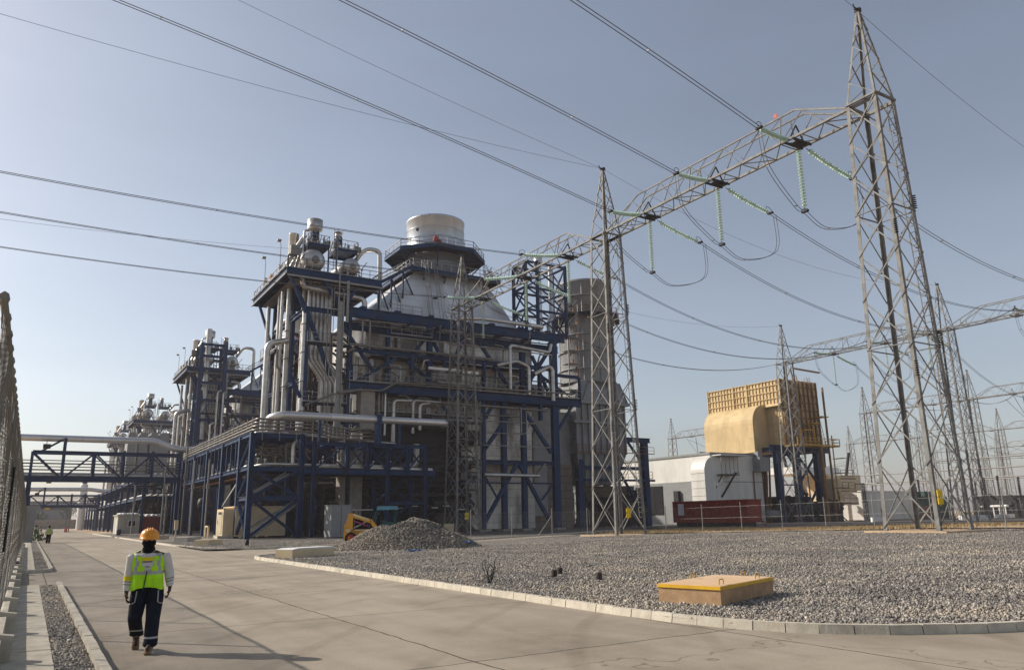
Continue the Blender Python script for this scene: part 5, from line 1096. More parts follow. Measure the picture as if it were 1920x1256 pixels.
hp('bent_duct', WHITEC, lambda b: (b.box(92.5,91.1,0,94.9,94.2,8.5), b.lathe((94.9,0,8.5),[(.02,91.13),(2.38,91.13),(2.38,94.17),(.02,94.17)],48,'y',smooth=False), [b.box(92.44,91.05,1+1.2*k,92.5,94.25,1.1+1.2*k) for k in range(7)]))
hp('canopy', WHITEC, lambda b: b.box(95,89.6,11.0,101.6,92,11.16)); bal = hp('balcony', DKGREY, lambda b: (b.box(95.3,90,7.85,99.4,92,8.0), b.bar((95.6,90.2,7.9),(95.6,92,5.6),.13), b.bar((100.7,91.9,8.4),(96.9,91.9,4.4),.22), b.bar((99.2,91.9,8.0),(101.2,91.9,8.4),.11)))
hp('railing', RAIL, lambda b: [b.bar((95.4+k*.95,90.05,7.9),(95.4+k*.95,90.05,11.0),.08) for k in range(5)], bal)
hp('air_conditioner', MIDGREY, lambda b: (b.box(105,90.4,8.6,107.4,92,11.0), b.box(105.5,91.1,11,106.6,92,12))); hp('downpipe', ORANGE, lambda b: b.tube([(104.7,91.86,.2),(104.9,91.86,8.8)],.11,6)); hp('seam_strip', MIDGREY, lambda b: b.box(94.9,91.95,6.8,107.1,92,6.93))
hp('wall_box', DKGREY, lambda b: b.box(93.9,99,2.0,94.5,100.1,5.6)); hp('vent_pipe', DKGREY, lambda b: b.bar((94.3,95.7,0),(94.3,95.7,6.8),.18))
hp('drum_tank', MIDGREY, lambda b: b.lathe((0,91.0,1.5),[(.05,106.8),(.7,106.9),(.7,110.6),(.05,110.8)],14,'x'))
fh = thing('filter_house', 'big yellow air intake filter house with rounded hood on blue legs', 'filter house', (116,97,0))
FHM = Matrix.Translation((111,89.5,0)) @ Matrix.Scale(1.065,4) @ Matrix.Translation((-104,-83.4,0))  # pushed back along the line of sight and enlarged to keep its image size
def fp(nm, m, fn, par=None): b = MB(); fn(b); xform(b, FHM); return b.build(nm, m, par or fh)
def f(b):
    pr_ = [(100.2,11.3),(100.2,16.2)]+[(103.2-3.0*math.cos(a),16.2+3.1*math.sin(a)) for a in [math.pi/2*k/8 for k in range(1,9)]]+[(106.5,19.3),(106.5,11.3)]
    n = len(pr_); vs = [(x,86.6,z) for x, z in pr_]+[(x,97.6,z) for x, z in pr_]
    b.add(vs, [(i,(i+1)%n,n+(i+1)%n,n+i) for i in range(n)]+[tuple(range(n-1,-1,-1)),tuple(range(n,2*n))])
fp('hood', YELLOWH, f)
fp('filter_box', YELLOWP, lambda b: b.box(104,83.4,12.4,113,99.8,23.3))
rb = fp('ribs', YELLOWP, lambda b: ([b.box(103.84,y,18.9,104,y+.09,23.3) for y in np.arange(83.5,99.8,.72)]+[b.box(103.78,83.4,z,104,99.8,z+.10) for z in (19.1,20.2,21.3,22.4,23.2)]+[b.box(103.72,y,18.9,104,y+.16,23.45) for y in (83.4,90.4,93.5,99.6)]))
fp('lower_ribs', YELLOWP, lambda b: ([b.box(103.85,83.4,z,104,86.6,z+.12) for z in (13.6,14.8,16,17.2,18.4)]+[b.box(103.85,y,12.4,104,y+.12,18.9) for y in (83.5,84.6,85.6,86.4)]+[b.hexa([(102.9,83.4,18.8),(104,83.4,18.8),(104,91,18.8),(103.2,91,18.8)],[(103.7,83.4,19.3),(104,83.4,19.3),(104,91,19.3),(103.7,91,19.3)])]))
fp('side_ribs', OCHRE, lambda b: ([b.box(104+k*1.1,83.1,12.4,104.15+k*1.1,83.4,23.3) for k in range(9)]+[b.box(104,83.15,z,113,83.4,z+.12) for z in np.arange(13,23.4,1.3)]))
fp('end_platform', YELLOWR, lambda b: (b.box(103.4,80.6,12.1,114,83.4,12.25), railing(b,[(103.4,80.6,12.25),(114,80.6,12.25),(114,83.4,12.25)],r=.05), b.bar((105.6,81.5,12),(105.6,81.5,20.5),.2), b.bar((108.5,81.2,12),(108.5,81.2,15.5),.16), b.bar((112.5,80.9,2),(112.5,80.9,14),.14), [b.box(106+k*2.2,80.8,14.6+k*1.2,107.8+k*2.2,83,14.75+k*1.2) for k in range(3)]))
fp('service_ladder', OCHRE, lambda b: (ladder(b,(110.2,80.9,12.2),(110.2,82.9,24),w=.7,cage=True), b.bar((106.2,80.8,12),(106.2,82.8,25.2),.16), b.bar((107.4,80.8,12),(107.4,82.8,24.2),.12), b.bar((106.0,82,25.0),(112.6,82,24.8),.25), b.bar((111.4,80.8,0),(111.4,80.9,22),.25), b.bar((109.3,80.8,0),(109.3,80.9,12),.5), [b.box(113+k*.2,80,3+2.4*k,114.6,82,3.1+2.4*k) for k in range(4)]))
fp('side_stair', OCHRE, lambda b: [railing(b,[(112.6,80,3.2+2*k),(116,80,3.2+2*k)],r=.04) for k in range(3)]+[b.bar((112.4,80,2.9+2*k),(116.2,80,2.9+2*k),.12,.2) for k in range(3)])
for x, y in ((102.4,84.2),(107.2,84.2),(112.4,84.2),(102.4,99),(112.4,99),(105.6,92)): fp('leg', BLUE, lambda b: b.ibar((x,y,0),(x,y,11.6),.9,.9,.1,up=(0,1,0)))
fp('table_frame', BLUE, lambda b: (b.ibar((100.6,84,11.85),(115.6,84,11.85),.6,1.0), b.ibar((100.6,99.4,11.85),(115.6,99.4,11.85),.6,1.0), [b.ibar((x,83.4,11.7),(x,99.6,11.7),.4,.7) for x in (102,106,110,113)]))
fp('brace', BLUE, lambda b: (b.bar((107.2,84.2,.4),(112.4,84.2,6),.3), b.bar((112.4,84.2,.4),(107.2,84.2,6),.3), b.bar((107.2,84.2,6),(112.4,84.2,11.2),.3), b.bar((112.4,84.2,6),(107.2,84.2,11.2),.3), b.bar((102.4,84.2,9),(104.6,84.2,11.4),.4), b.bar((107.2,84.2,8.6),(104.8,84.2,11.4),.4), b.bar((102.4,84.2,6),(107.2,84.2,6),.2)))
fp('yellow_pipework', OCHRE, lambda b: [b.tube([(101.4+random.random()*1.3,85.2+random.random()*3,0),(101.4+random.random()*1.3,85.2+random.random()*3,10.5)],random.choice((.08,.12,.2)),6) for _ in range(14)])
fp('base_equipment', DKGREY, lambda b: (b.box(104,86,0,112,98,4.2), b.box(113,84,0,117,90,3.4), clutter(b,40,102,116,83,0,5,(.1,.2)))); fp('base_panel', BEIGE, lambda b: b.box(113.6,82.6,3.4,116,86,7.0))
c = thing('transformer_box', 'beige block with a flat pale roof and slanting dark bushings right of the filter house', 'transformer', (140,100,0))
b = MB(); b.box(141,104,0,152,112,9.2); b.build('body', BEIGE, c); b = MB(); [b.bar((x,y,0),(x,y,9.2),.4) for x in (129,140) for y in (102,111)], b.box(128,101,9.2,141,112,10.5); b.build('roof', WHITE, c)
for k, (x, dx, z) in enumerate(((131,-1.4,10.5),(135,0,10.5),(143,0.2,9.2),(150,1.8,9.2))): b = MB(); b.tube([(x,106,z),(x+dx,106,z+5)], .32, 8); b.build('bushing', DKGREY, c)
sh_ = thing('shed', 'low white corrugated shed right of the filter house', 'shed', (142,100,0))
b = MB(); b.box(135,92.6,.1,151.5,101,5.4); b.build('wall', WHITEC, sh_); b = MB(); b.box(134.8,92.4,5.4,151.7,101.2,5.55); b.build('roof', WHITE, sh_); b = MB(); b.box(140.6,92.5,.2,141.6,92.6,2.3); b.build('door', MIDGREY, sh_)
b = MB(); b.box(153,92,.2,156,95,2.6); b.bar((158,92,0),(158,92,7.5),.4); b.build('tank_box', ORANGE, label='small rust orange box with a white post beside the white shed', cat='box')
ct = thing('cargo_container', 'long red cargo container standing before the white hall', 'container', (71.2,68.7,.3))
b = MB(); b.box(70.06,62.7,.75,72.4,74.8,3.28); 
for y in np.arange(62.8,74.7,.28): b.box(70.0,y,.9,70.06,y+.14,3.15)
b.box(69.98,62.62,3.15,72.45,74.88,3.32); b.box(69.98,62.62,.72,72.45,74.88,.9)
for y in (62.62,74.72): b.box(69.96,y,.72,70.1,y+.16,3.32)
b.build('body', REDC, ct); b = MB(); b.box(69.95,72.9,1.6,69.99,73.9,3.0); b.build('panel', mat('pale panel',(.5,.5,.5),.5), ct)
for y in (63.3,65,67,69,71,72.4,74.2): b = MB(); b.box(70.2,y,.2,72,y+.35,.75); b.build('support', DKGREY, ct)
b = MB(); b.tube([(70.3,62.5,.9),(70.4,61.2,.8),(70.4,60.4,.35)],.06,6); b.tube([(71.6,62.5,.9),(71,61.2,.8),(70.4,60.4,.35)],.06,6); b.build('tow_bar', REDC, ct)
for k, (x, y) in enumerate(((121,66.5),(127,70),(131,69.5),(136,72),(104,70),(110,60),(146,74),(152,76))):
    b = MB(); b.hexa([(x,y,.1),(x+1.9,y-1.1,.1),(x+2.2,y-.6,.1),(x+.3,y+.5,.1)],[(x,y,.85),(x+1.9,y-1.1,.85),(x+2.2,y-.6,.85),(x+.3,y+.5,.85)]); b.build('kerb_block', WHITE, label='white painted concrete block lying on the sandy ground beyond the pylons', cat='concrete block', group='white concrete blocks on the sand')
b = MB(); b.tube([(150,74,2.3),(172,90,2.3)], .22, 8); [b.bar((152+k*5,75.4+k*3.6,0),(152+k*5,75.4+k*3.6,2.2),.15) for k in range(4)]; b.build('pipe_run', WHITE, label='white horizontal pipe on short stands at the right edge of the switchyard', cat='pipe')
b = MB(); b.box(176,85,0,181,93,4.5); clutter(b, 50, 160, 188, 85, .1, 5, (.1,.2,.3)); b.build('switchgear', DKGREY, label='dark switchgear cluster low at the right edge beyond the sand', cat='switchgear')
b = MB(); b.box(158,96,0,170,106,4.6); b.box(160,95,4.6,166,100,5.6); b.build('green_transformer', mat('dull green paint',(.04,.08,.06),.6), label='dull dark green transformer seen between the pylon legs', cat='transformer')
# ------------------------------------------------------------------ things on the gravel
a_, b__, c_ = Vector((10.9,12.22,.06)), Vector((11.28,10.92,.06)), Vector((13.78,11.80,.06)); d_ = a_+(c_-b__)
bx = thing('manhole_box', 'square rusty concrete manhole box with a yellow rimmed lid, nearest on the gravel', 'manhole box', (12.3,12,.06))
RUSTC = mat('rust stained concrete',(.42,.27,.15),.85,0,.25,3,bump=.2,bscale=30,stain=(.30,.20,.12),stain_amt=.8,stain_scale=2)
LIDM = mat('sandy lid',(.62,.43,.27),.8,0,.15,3,bump=.1,stain=(.52,.33,.15),stain_amt=.6,stain_scale=1.5)
U = Vector((0,0,1))
b = MB(); b.hexa([a_,b__,c_,d_],[p+U*.325 for p in (a_,b__,c_,d_)]); b.build('body', RUSTC, bx)
ctr = (a_+c_)/2
def rim(k, z0, z1): return [ctr+(p-ctr)*k+U*z0 for p in (a_,b__,c_,d_)], [ctr+(p-ctr)*k+U*z1 for p in (a_,b__,c_,d_)]
b = MB(); b.hexa(*rim(1.02,.325,.385)); b.build('rim', mat('yellow rim paint',(.72,.42,.03),.5,0,.15,6,stain=(.35,.17,.04),stain_amt=.5,stain_scale=3), bx)
b = MB(); b.hexa(*rim(.985,.38,.392)); b.build('lid', LIDM, bx)
for fx, fy in ((.12,.12),(.5,.95),(.97,.5),(.75,.08)):
    e1, e2 = (c_-b__), (a_-b__); p = b__+e1*fx+e2*fy+U*.39; q = p+e1.normalized()*.19
    b = MB(); b.tube([p,p+U*.10,q+U*.10,q],.011,6,.03); b.build('handle', YELLOWR, bx)
bx = thing('pit_box', 'low beige concrete pit box at the corner of the gravel, before the stone heap', 'manhole box', (11.4,38,.06))
p0,p1,p2 = Vector((10.05,37.7,.06)),Vector((10.6,36.85,.06)),Vector((13.0,38.0,.06)); p3 = p0+(p2-p1)
b = MB(); b.hexa([p0,p1,p2,p3],[p+U*.40 for p in (p0,p1,p2,p3)]); b.build('body', BEIGE, bx); b = MB(); b.hexa([p+U*.40 for p in (p0,p1,p2,p3)],[p+U*.46 for p in (p0+Vector((.3,.1,0)),p1+Vector((.3,.1,0)),p2,p3)]); b.build('lid', WHITE, bx)
b = MB(); q = p0.lerp(p1,.6)+(p2-p1)*.12+U*.42; b.tube([q,q+U*.14,q+U*.14+Vector((.2,.1,0)),q+Vector((.2,.1,0))],.015,6); b.build('handle', RAIL, bx)
for k, (x,y,lab) in enumerate(((13.1,19.1,'short rusty pipe stub on the gravel, front one of a close pair'),(13.75,19.75,'short rusty pipe stub on the gravel, rear one of a close pair'),(13.37,17.35,'short rusty pipe stub standing alone on the gravel'))):
    z = zg(x,y); b = MB(); b.lathe((x,y,z-.05),[(.085,0),(.09,.22),(.075,.235),(.07,.12),(.01,.12)],12); b.bar((x+.03,y,z+.1),(x+.04,y,z+.25),.02); b.build('pipe_stub', mat('rusty iron %d' % k,(.055,.045,.038),.8,.2,.3,6), label=lab, cat='pipe stub')
b = MB(); zz = zg(10.6,18.5)
for k in range(9):
    p = Vector((10.6+random.gauss(0,.05),18.5+random.gauss(0,.05),zz)); pts_ = [p]
    for j in range(5): p = p+Vector((random.gauss(.0,.05),random.gauss(0,.05),.13-.012*k)); pts_.append(p)
    b.tube(pts_,.009,5)
b.tube([(10.6,18.5,zz),(10.5,18.45,zz+.3),(10.62,18.45,zz+.5),(10.75,18.5,zz+.3),(10.66,18.5,zz+.05)],.012,5,.1)
b.build('bent_wire_clump', DKGREY, label='clump of bent dark wire sticking out of the gravel near the kerb', cat='wire clump')
b = MB(); [b.box(38.2+.24*k,76.3,.15,38.2+.24*k+.19,76.36,1.15) for k in range(5)]; b.box(38.2,76.3,.2,39.35,77.0,.3); b.box(38.2,76.36,.9,39.35,76.42,1.0); b.build('timber_crate', WOOD, label='pale timber crate at the foot of the leftmost near pylon', cat='crate')
for k,(x,y,s_) in enumerate(((17.2,37.6,.3),(20.9,38.9,.35))):
    b = MB(); z = grav_z(x,y)+.03
    for j in range(5): b.ball((x+random.gauss(0,.12),y+random.gauss(0,.12),z),.16,.11,.05,7,4)
    b.build('plastic_scrap', mat('blue plastic %d' % k,(.05,.12,.30),.4), label=['faded blue plastic scrap before the stone heap','dark blue plastic scrap at the right foot of the stone heap'][k], cat='scrap')
# rubble near T1 and T2 feet
for cx, cy_, nm in ((42,25,'sandy concrete pad under the nearest pylon'),(42,51.5,'sandy concrete pad under the middle pylon')):
    z = zg(cx-2,cy_)+.01; b = MB(); 
    b.hexa([(cx-2.4,cy_-2.4,z-.3),(cx+2.4,cy_-2.4,z-.3),(cx+2.4,cy_+2.4,z-.3),(cx-2.4,cy_+2.4,z-.3)],[(cx-2.3,cy_-2.3,z+.05),(cx+2.3,cy_-2.3,z+.05),(cx+2.3,cy_+2.3,z+.05),(cx-2.3,cy_+2.3,z+.05)]); b.build('pylon_pad', SAND, label=nm, cat='foundation')
# skid steer loader
YEL = mat('loader yellow paint',(.62,.30,.03),.4,0,.1,2,stain=(.35,.22,.10),stain_amt=.5,stain_scale=2); CREAM = mat('loader cream decal',(.6,.48,.28),.5); MAG = mat('pink hose',(.35,.05,.12),.5)
ld = thing('skid_loader', 'small yellow wheeled skid loader with red wheel hubs behind the stone heap', 'loader', (19.8,53.2,.1))
ML = Matrix.Translation((19.8,53.2,.1)) @ Matrix.Rotation(math.radians(-20),4,'Z')
def lp(nm, m, fn, par=None): b = MB(); fn(b); xform(b, ML); return b.build(nm, m, par or ld)
lp('chassis', YEL, lambda b: (b.box(-.55,-.55,.30,1.35,.55,.95), b.hexa([(-.95,-.8,.28),(-.5,-.8,.28),(-.5,.8,.28),(-.95,.8,.28)],[(-.88,-.78,1.35),(-.55,-.78,1.35),(-.55,.78,1.35),(-.88,.78,1.35)])))
lp('rear_tower', YEL, lambda b: [b.hexa([(-.85,s*.78-.09,1.2),(-.32,s*.78-.09,.95),(-.32,s*.78+.09,.95),(-.85,s*.78+.09,1.2)],[(-.62,s*.78-.09,2.1),(-.3,s*.78-.09,2.05),(-.3,s*.78+.09,2.05),(-.62,s*.78+.09,2.1)]) for s in (-1,1)])
for s in (-1,1): lp('lift_arm', YEL, lambda b: (b.bar((-.45,s*.78,1.98),(.95,s*.78,1.52),.13,.26), b.bar((.9,s*.78,1.58),(1.65,s*.78,.62),.13,.24)))
lp('lift_cylinder', RAIL, lambda b: [b.tube([(-.4,s*.7,1.0),(.6,s*.7,1.5)],.05,8) for s in (-1,1)]); lp('hose', MAG, lambda b: b.tube([(-.2,-.72,1.55),(.45,-.74,1.3),(.7,-.74,1.2)],.05,6,.2))
lp('side_decal', CREAM, lambda b: (b.bar((-.3,-.86,2.0),(.8,-.86,1.63),.02,.14), b.box(-.2,-.86,.92,.95,-.82,1.0), b.box(-.80,-.86,.85,-.45,-.82,1.05)))
cbn = lp('cab', DARK, lambda b: (b.box(-.35,-.48,.95,.75,.48,1.2), [b.bar((x,s*.48,1.0),(x+.02,s*.48,2.28),.08) for x in (-.3,.35,.95) for s in (-1,1)], [b.bar((-.3+.18*k,s*.48,1.2),(-.3+.18*k,s*.48,2.2),.025) for k in range(7) for s in (-1,1)], b.box(-.2,-.3,1.0,.3,.3,1.7)))
lp('cab_roof', MIDGREY, lambda b: b.box(-.4,-.55,2.28,1.05,.55,2.36), cbn)
lp('bucket', DKGREY, lambda b: b.hexa([(1.55,-.85,.05),(2.3,-.85,.05),(2.3,.85,.05),(1.55,.85,.05)],[(1.5,-.85,.6),(1.75,-.85,.6),(1.75,.85,.6),(1.5,.85,.6)]))
for x in (-.42,.62):
    for s in (-1,1):
        wh = lp('wheel', RUBBER, lambda b: b.lathe((x,s*.72,.40),[(.26,-.13),(.37,-.15),(.41,-.10),(.41,.10),(.37,.15),(.26,.13)],20,'y'))
        lp('rim', mat('red hub',(.40,.03,.02),.5) if 'red hub' not in bpy.data.materials else bpy.data.materials['red hub'], lambda b: b.lathe((x,s*.72,.40),[(.02,s*.09),(.12,s*.09),(.14,s*.05),(.27,s*.13),(.27,-s*.1)],18,'y'), wh)
tr = thing('canopy_tractor', 'dark machine with a pale blue canopy, behind the yellow loader', 'tractor', (23.0,56.6,.1))
MT = Matrix.Translation((23.2,56.6,.1)) @ Matrix.Rotation(math.radians(-30),4,'Z')
def tp(nm, m, fn, par=None): b = MB(); fn(b); xform(b, MT); return b.build(nm, m, par or tr)
TEAL = mat('dark teal paint',(.02,.09,.09),.4); CANO = mat('pale blue canopy',(.10,.25,.33),.5)
tp('body', TEAL, lambda b: (b.hexa([(-.2,-.4,.6),(1.5,-.4,.6),(1.5,.4,.6),(-.2,.4,.6)],[(-.1,-.35,1.5),(1.35,-.35,1.3),(1.35,.35,1.3),(-.1,.35,1.5)]), b.box(-1.2,-.5,.5,-.2,.5,1.0))); tp('canopy', CANO, lambda b: b.hexa([(-.5,-.7,2.35),(1.0,-.7,2.35),(1.0,.7,2.35),(-.5,.7,2.35)],[(-.45,-.65,2.62),(.95,-.65,2.62),(.95,.65,2.62),(-.45,.65,2.62)]))
for s in (-1,1):
    tp('canopy_post', TEAL, lambda b: b.bar((-1.0,s*.6,.9),(-.45,s*.6,2.4),.08)); tp('canopy_post', TEAL, lambda b: b.bar((.8,s*.6,1.2),(.9,s*.6,2.4),.07))
for x, r in ((-.8,.62),(1.2,.42)):
    for s in (-1,1): tp('wheel', RUBBER, lambda b: b.lathe((x,s*.75,r),[(.05,-.12),(r*.6,-.12),(r*.92,-.15),(r,-.08),(r,.08),(r*.92,.15),(r*.6,.12),(.05,.12)],18,'y'))

# ------------------------------------------------------------------ people
SKIN = mat('dark brown skin',(.075,.04,.026),.55,0,.1,10); CLOTHB = mat('black cloth',(.010,.010,.012),.95,0,.2,20,spec=.1); NAVY = mat('navy trouser cloth',(.014,.017,.027),.9,0,.3,12,bump=.3,bscale=25,spec=.15)
SHIRT = mat('white shirt cloth',(.60,.58,.55),.9,0,.08,14,bump=.3,bscale=22,spec=.15); LIME = mat('fluorescent lime vest',(.42,.80,.02),.7,0,.08,9,bump=.25,bscale=22,spec=.15); REFL = mat('silver reflective tape',(.36,.37,.36),.45,.2,.08,9)
HELM = mat('orange hard hat plastic',(.78,.30,.014),.22,0,.04,3,spec=.6); BOOT = mat('tan boot leather',(.22,.15,.09),.8,0,.25,14,bump=.3,bscale=30); YSTR = mat('yellow stripe cloth',(.62,.52,.02),.9)
STRAP = mat('dark stripe cloth',(.03,.03,.05),.9)
def skin_obj(name, nodes, edges, m, parent, M_, sub=2):
    me = bpy.data.meshes.new(name); org = WLOC[parent.name]
    me.from_pydata([tuple((M_ @ Vector(p)) - org) for p, r in nodes], edges, []); me.materials.append(m)
    o = bpy.data.objects.new(name, me); link(o, parent, org); CH.setdefault(parent.name, []).append(o)
    md = o.modifiers.new('skin','SKIN'); md.use_smooth_shade = True
    for i, (p, r) in enumerate(nodes):
        s = me.skin_vertices[0].data[i]; s.radius = r if isinstance(r, tuple) else (r, r); s.use_root = (i == 0)
    if sub: md2 = o.modifiers.new('sub','SUBSURF'); md2.levels = sub; md2.render_levels = sub
    return o
def person(loc, rot, J, label, S_=1.0, vest=LIME, trousers=NAVY, helmet=True, mask=True, fingers=True, back=False):
    t = thing('person', label, 'person', loc); M_ = Matrix.Translation(loc) @ Matrix.Rotation(rot,4,'Z') @ Matrix.Scale(S_,4)
    V_ = {k: Vector(v) for k, v in J.items()}
    nd = []; ed = []
    def n(p, r, par=None): nd.append((p, r)); (ed.append((par, len(nd)-1)) if par is not None else None); return len(nd)-1
    pel = n(V_['pelvis'], (.125,.10)); ch = n(V_['pelvis'].lerp(V_['neck'],.5), (.125,.095), pel); up_ = n(V_['pelvis'].lerp(V_['neck'],.85), (.13,.09), ch); nk = n(V_['neck'], .055, up_); hd0 = n(V_['head']-Vector((0,0,.06)), (.068,.075), nk); hd1 = n(V_['head']+Vector((0,0,.06)), (.072,.085), hd0)
    for s in 'LR':
        sh = n(V_['sh'+s], .062, up_); el = n(V_['el'+s], .046, sh); wr = n(V_['wr'+s], .031, el)
        d = (V_['hand'+s]-V_['wr'+s]).normalized(); palm = n(V_['wr'+s]+d*.05, (.036,.024), wr); k2 = n(V_['wr'+s]+d*.095, (.04,.020), palm)
        hp_ = n(V_['hip'+s], .092, pel); kn = n(V_['kn'+s], .062, hp_); an = n(V_['an'+s], .042, kn); n(V_['toe'+s], (.04,.03), an)
    skin_obj('body', nd, ed, SKIN, t, M_)
    if fingers:
        for s in 'LR':
            d = (V_['hand'+s]-V_['wr'+s]).normalized(); k2 = V_['wr'+s]+d*.085; inw = Vector((1,0,0))*(1 if s == 'L' else -1)
            fw_ = Vector((0,-1,0)); fw_ = (fw_-d*fw_.dot(d)).normalized(); b = MB()
            for j, (o_, L_) in enumerate(((-.033,.072),(-.011,.085),(.011,.08),(.032,.062))):
                q = k2+fw_*(-o_); p1_ = q+d*L_*.45+inw*.004; p2_ = q+d*L_*.78+inw*.018-fw_*.002; p3_ = q+d*L_*.93+inw*.036; b.tube([q,p1_,p2_,p3_],.0098-.0008*(j==3),7,.01); b.ball(p3_,.0095,n=7,m=5)
            q = V_['wr'+s]+d*.03+fw_*.03; p1_ = q+d*.035+fw_*.022+inw*.01; p2_ = p1_+d*.035+fw_*.004+inw*.012; b.tube([q,p1_,p2_],.0115,7,.01); b.ball(p2_,.011,n=7,m=5)
            xform(b, M_); b.build('hand_fingers', SKIN, t)
    def lp_(nm, mats, fn, par=None): b = MB(); fn(b); xform(b, M_); return b.build(nm, mats, par or t)
    # head cover and face
    h = V_['head']
    if mask:
        def f(b):
            b.loft([(h+Vector((0,.005,-.20)),(.075,0,0),(0,.075,0)),(h+Vector((0,0,-.15)),(.082,0,0),(0,.085,0)),(h+Vector((0,-.012,-.10)),(.070,0,0),(0,.09,0)),(h+Vector((0,-.012,-.05)),(.078,0,0),(0,.105,0)),(h+Vector((0,-.004,0)),(.083,0,0),(0,.108,0)),(h+Vector((0,0,.06)),(.083,0,0),(0,.105,0)),(h+Vector((0,0,.11)),(.05,0,0),(0,.07,0))],20)
            b.ball(h+Vector((0,-.108,-.025)),.017,.022,.03,8,6); b.ball(h+Vector((-.083,.01,-.01)),.012,.025,.034,8,5); b.ball(h+Vector((.083,.01,-.01)),.012,.025,.034,8,5)
        fc = lp_('face_mask', CLOTHB, f)
        lp_('brow', SKIN, lambda b: b.loft([(h+Vector((0,-.004,.012)),(.0845,0,0),(0,.1095,0)),(h+Vector((0,-.004,.036)),(.085,0,0),(0,.109,0))],20,caps=False), fc)
        lp_('eyes', mat('eye white',(.5,.48,.45),.3) if 'eye white' not in bpy.data.materials else bpy.data.materials['eye white'], lambda b: [b.ball(h+Vector((s*.033,-.100,.024)),.013,.008,.006,8,5) for s in (-1,1)], fc)
    else:
        lp_('hair', CLOTHB, lambda b: b.ball(h+Vector((0,.015,.03)),.088,.105,.11))
    if helmet:
        hc = h+Vector((0,.0,.045))
        def f(b):
            pr_ = [(.150,-.012),(.152,0),(.136,.012),(.134,.05),(.118,.095),(.085,.13),(.045,.148),(.004,.153)]
            vs = []; nn = 28
            for r, z in pr_:
                for k in range(nn): a = 2*math.pi*k/nn; e = 1.16 if math.sin(a) < 0 and z < .02 else 1.08; vs.append(hc+Vector((r*math.cos(a)*.98, r*math.sin(a)*e, z)))
            b.add(vs, [(i*nn+k,i*nn+(k+1)%nn,(i+1)*nn+(k+1)%nn,(i+1)*nn+k) for i in range(len(pr_)-1) for k in range(nn)], True)
            for x in (-.03,0,.03): b.tube([hc+Vector((x,-.12*math.cos(a)*1.08,.025+.132*math.sin(a))) for a in [.3+k*.3 for k in range(9)]],.008,6)
        lp_('hard_hat', HELM, f)
    # trousers
    tt = MB()
    for s in 'LR':
        hp_, kn, an = V_['hip'+s], V_['kn'+s], V_['an'+s]
        def ring(c, r, rd=None): return (c, Vector((r,0,0)), Vector((0,rd or r*1.06,0)))
        up2 = Vector((V_['pelvis'].x+(hp_.x-V_['pelvis'].x)*.62, hp_.y, V_['pelvis'].z+.12))
        tt.loft([ring(up2,.125,.125), ring(hp_.lerp(V_['pelvis'],.15)+Vector((0,0,.03)),.128,.135), ring(hp_.lerp(kn,.3),.116), ring(hp_.lerp(kn,.62),.104), ring(hp_.lerp(kn,.86),.098), ring(kn,.094), ring(kn.lerp(an,.25),.094), ring(kn.lerp(an,.55),.092), ring(kn.lerp(an,.85)+Vector((.006,0,0)),.093), ring(kn.lerp(an,1.02),.096,.11), ring(kn.lerp(an,1.08),.07,.08)], 18)
    xform(tt, M_); trs = tt.build('trousers', trousers, t)
    if fingers:
        for s in 'LR':
                hp_, kn, an = V_['hip'+s], V_['kn'+s], V_['an'+s]; sg = -1 if s == 'L' else 1; c0, c1 = kn.lerp(an,.66), kn.lerp(an,.74)
                lp_('ankle_tape', REFL, lambda b: b.loft([(c0,(.0965,0,0),(0,.102,0)),(c1,(.0965,0,0),(0,.102,0))],18,caps=False), trs)
                lp_('pocket_piping', REFL, lambda b: b.tube([hp_.lerp(kn,.02)+Vector((sg*.035,-.130,.03)), hp_.lerp(kn,.36)+Vector((sg*.04,-.112,0)), hp_.lerp(kn,.41)+Vector((sg*.07,-.09,0)), hp_.lerp(kn,.43)+Vector((sg*.108,-.02,0))],.009,5), trs)
    # boots
    for s in 'LR':
        an, toe = V_['an'+s], V_['toe'+s]; d = (toe-an); fl = Vector((d.x,d.y,d.z)).normalized(); sd_ = fl.cross(Vector((0,0,1))).normalized(); upv = sd_.cross(fl).normalized()
        lp_('boot', BOOT, lambda b: (b.loft([(an-fl*.075-upv*.045,sd_*.03,upv*.03),(an-fl*.055-upv*.03,sd_*.044,upv*.055),(an+fl*.0-upv*.025,sd_*.048,upv*.068),(an+fl*.08-upv*.04,sd_*.047,upv*.05),(an+fl*.15-upv*.05,sd_*.052,upv*.038),(an+fl*.195-upv*.055,sd_*.045,upv*.033),(an+fl*.215-upv*.058,sd_*.025,upv*.018)],16,exp=2.5), b.loft([(an+upv*.09,sd_*.052,fl*.06),(an-upv*.02,sd_*.046,fl*.055)],14)))
    # shirt: sleeves with stripes and torso
    SM = [SHIRT, YSTR, STRAP]
    def f(b):
        for s in 'LR':
            sh, el, wr = V_['sh'+s], V_['el'+s], V_['wr'+s]
            stops = [(sh+Vector((0,0,.035)).lerp(Vector(),0),.05,0),(sh,.083,0),(sh.lerp(el,.3),.078,0),(sh.lerp(el,.65),.071,0),(sh.lerp(el,.93),.068,0),(el.lerp(wr,.03),.068,1),(el.lerp(wr,.34),.064,0),(el.lerp(wr,.37),.0635,2),(el.lerp(wr,.42),.063,0),(el.lerp(wr,.56),.058,2),(el.lerp(wr,.61),.056,0),(el.lerp(wr,.98),.048,0)]
            for (c0,r0,m0),(c1,r1,m1) in zip(stops[:-1],stops[1:]):
                ax = (wr-sh).normalized(); a1 = ax.cross(Vector((0,1,0))).normalized(); b1 = ax.cross(a1); b.mi = m0 if (m0 == 2 or (m0 == 1 and s == 'L')) else 0
                b.loft([(c0,a1*r0,b1*r0),(c1,a1*r1,b1*r1)],16,caps=False)
            b.mi = 0
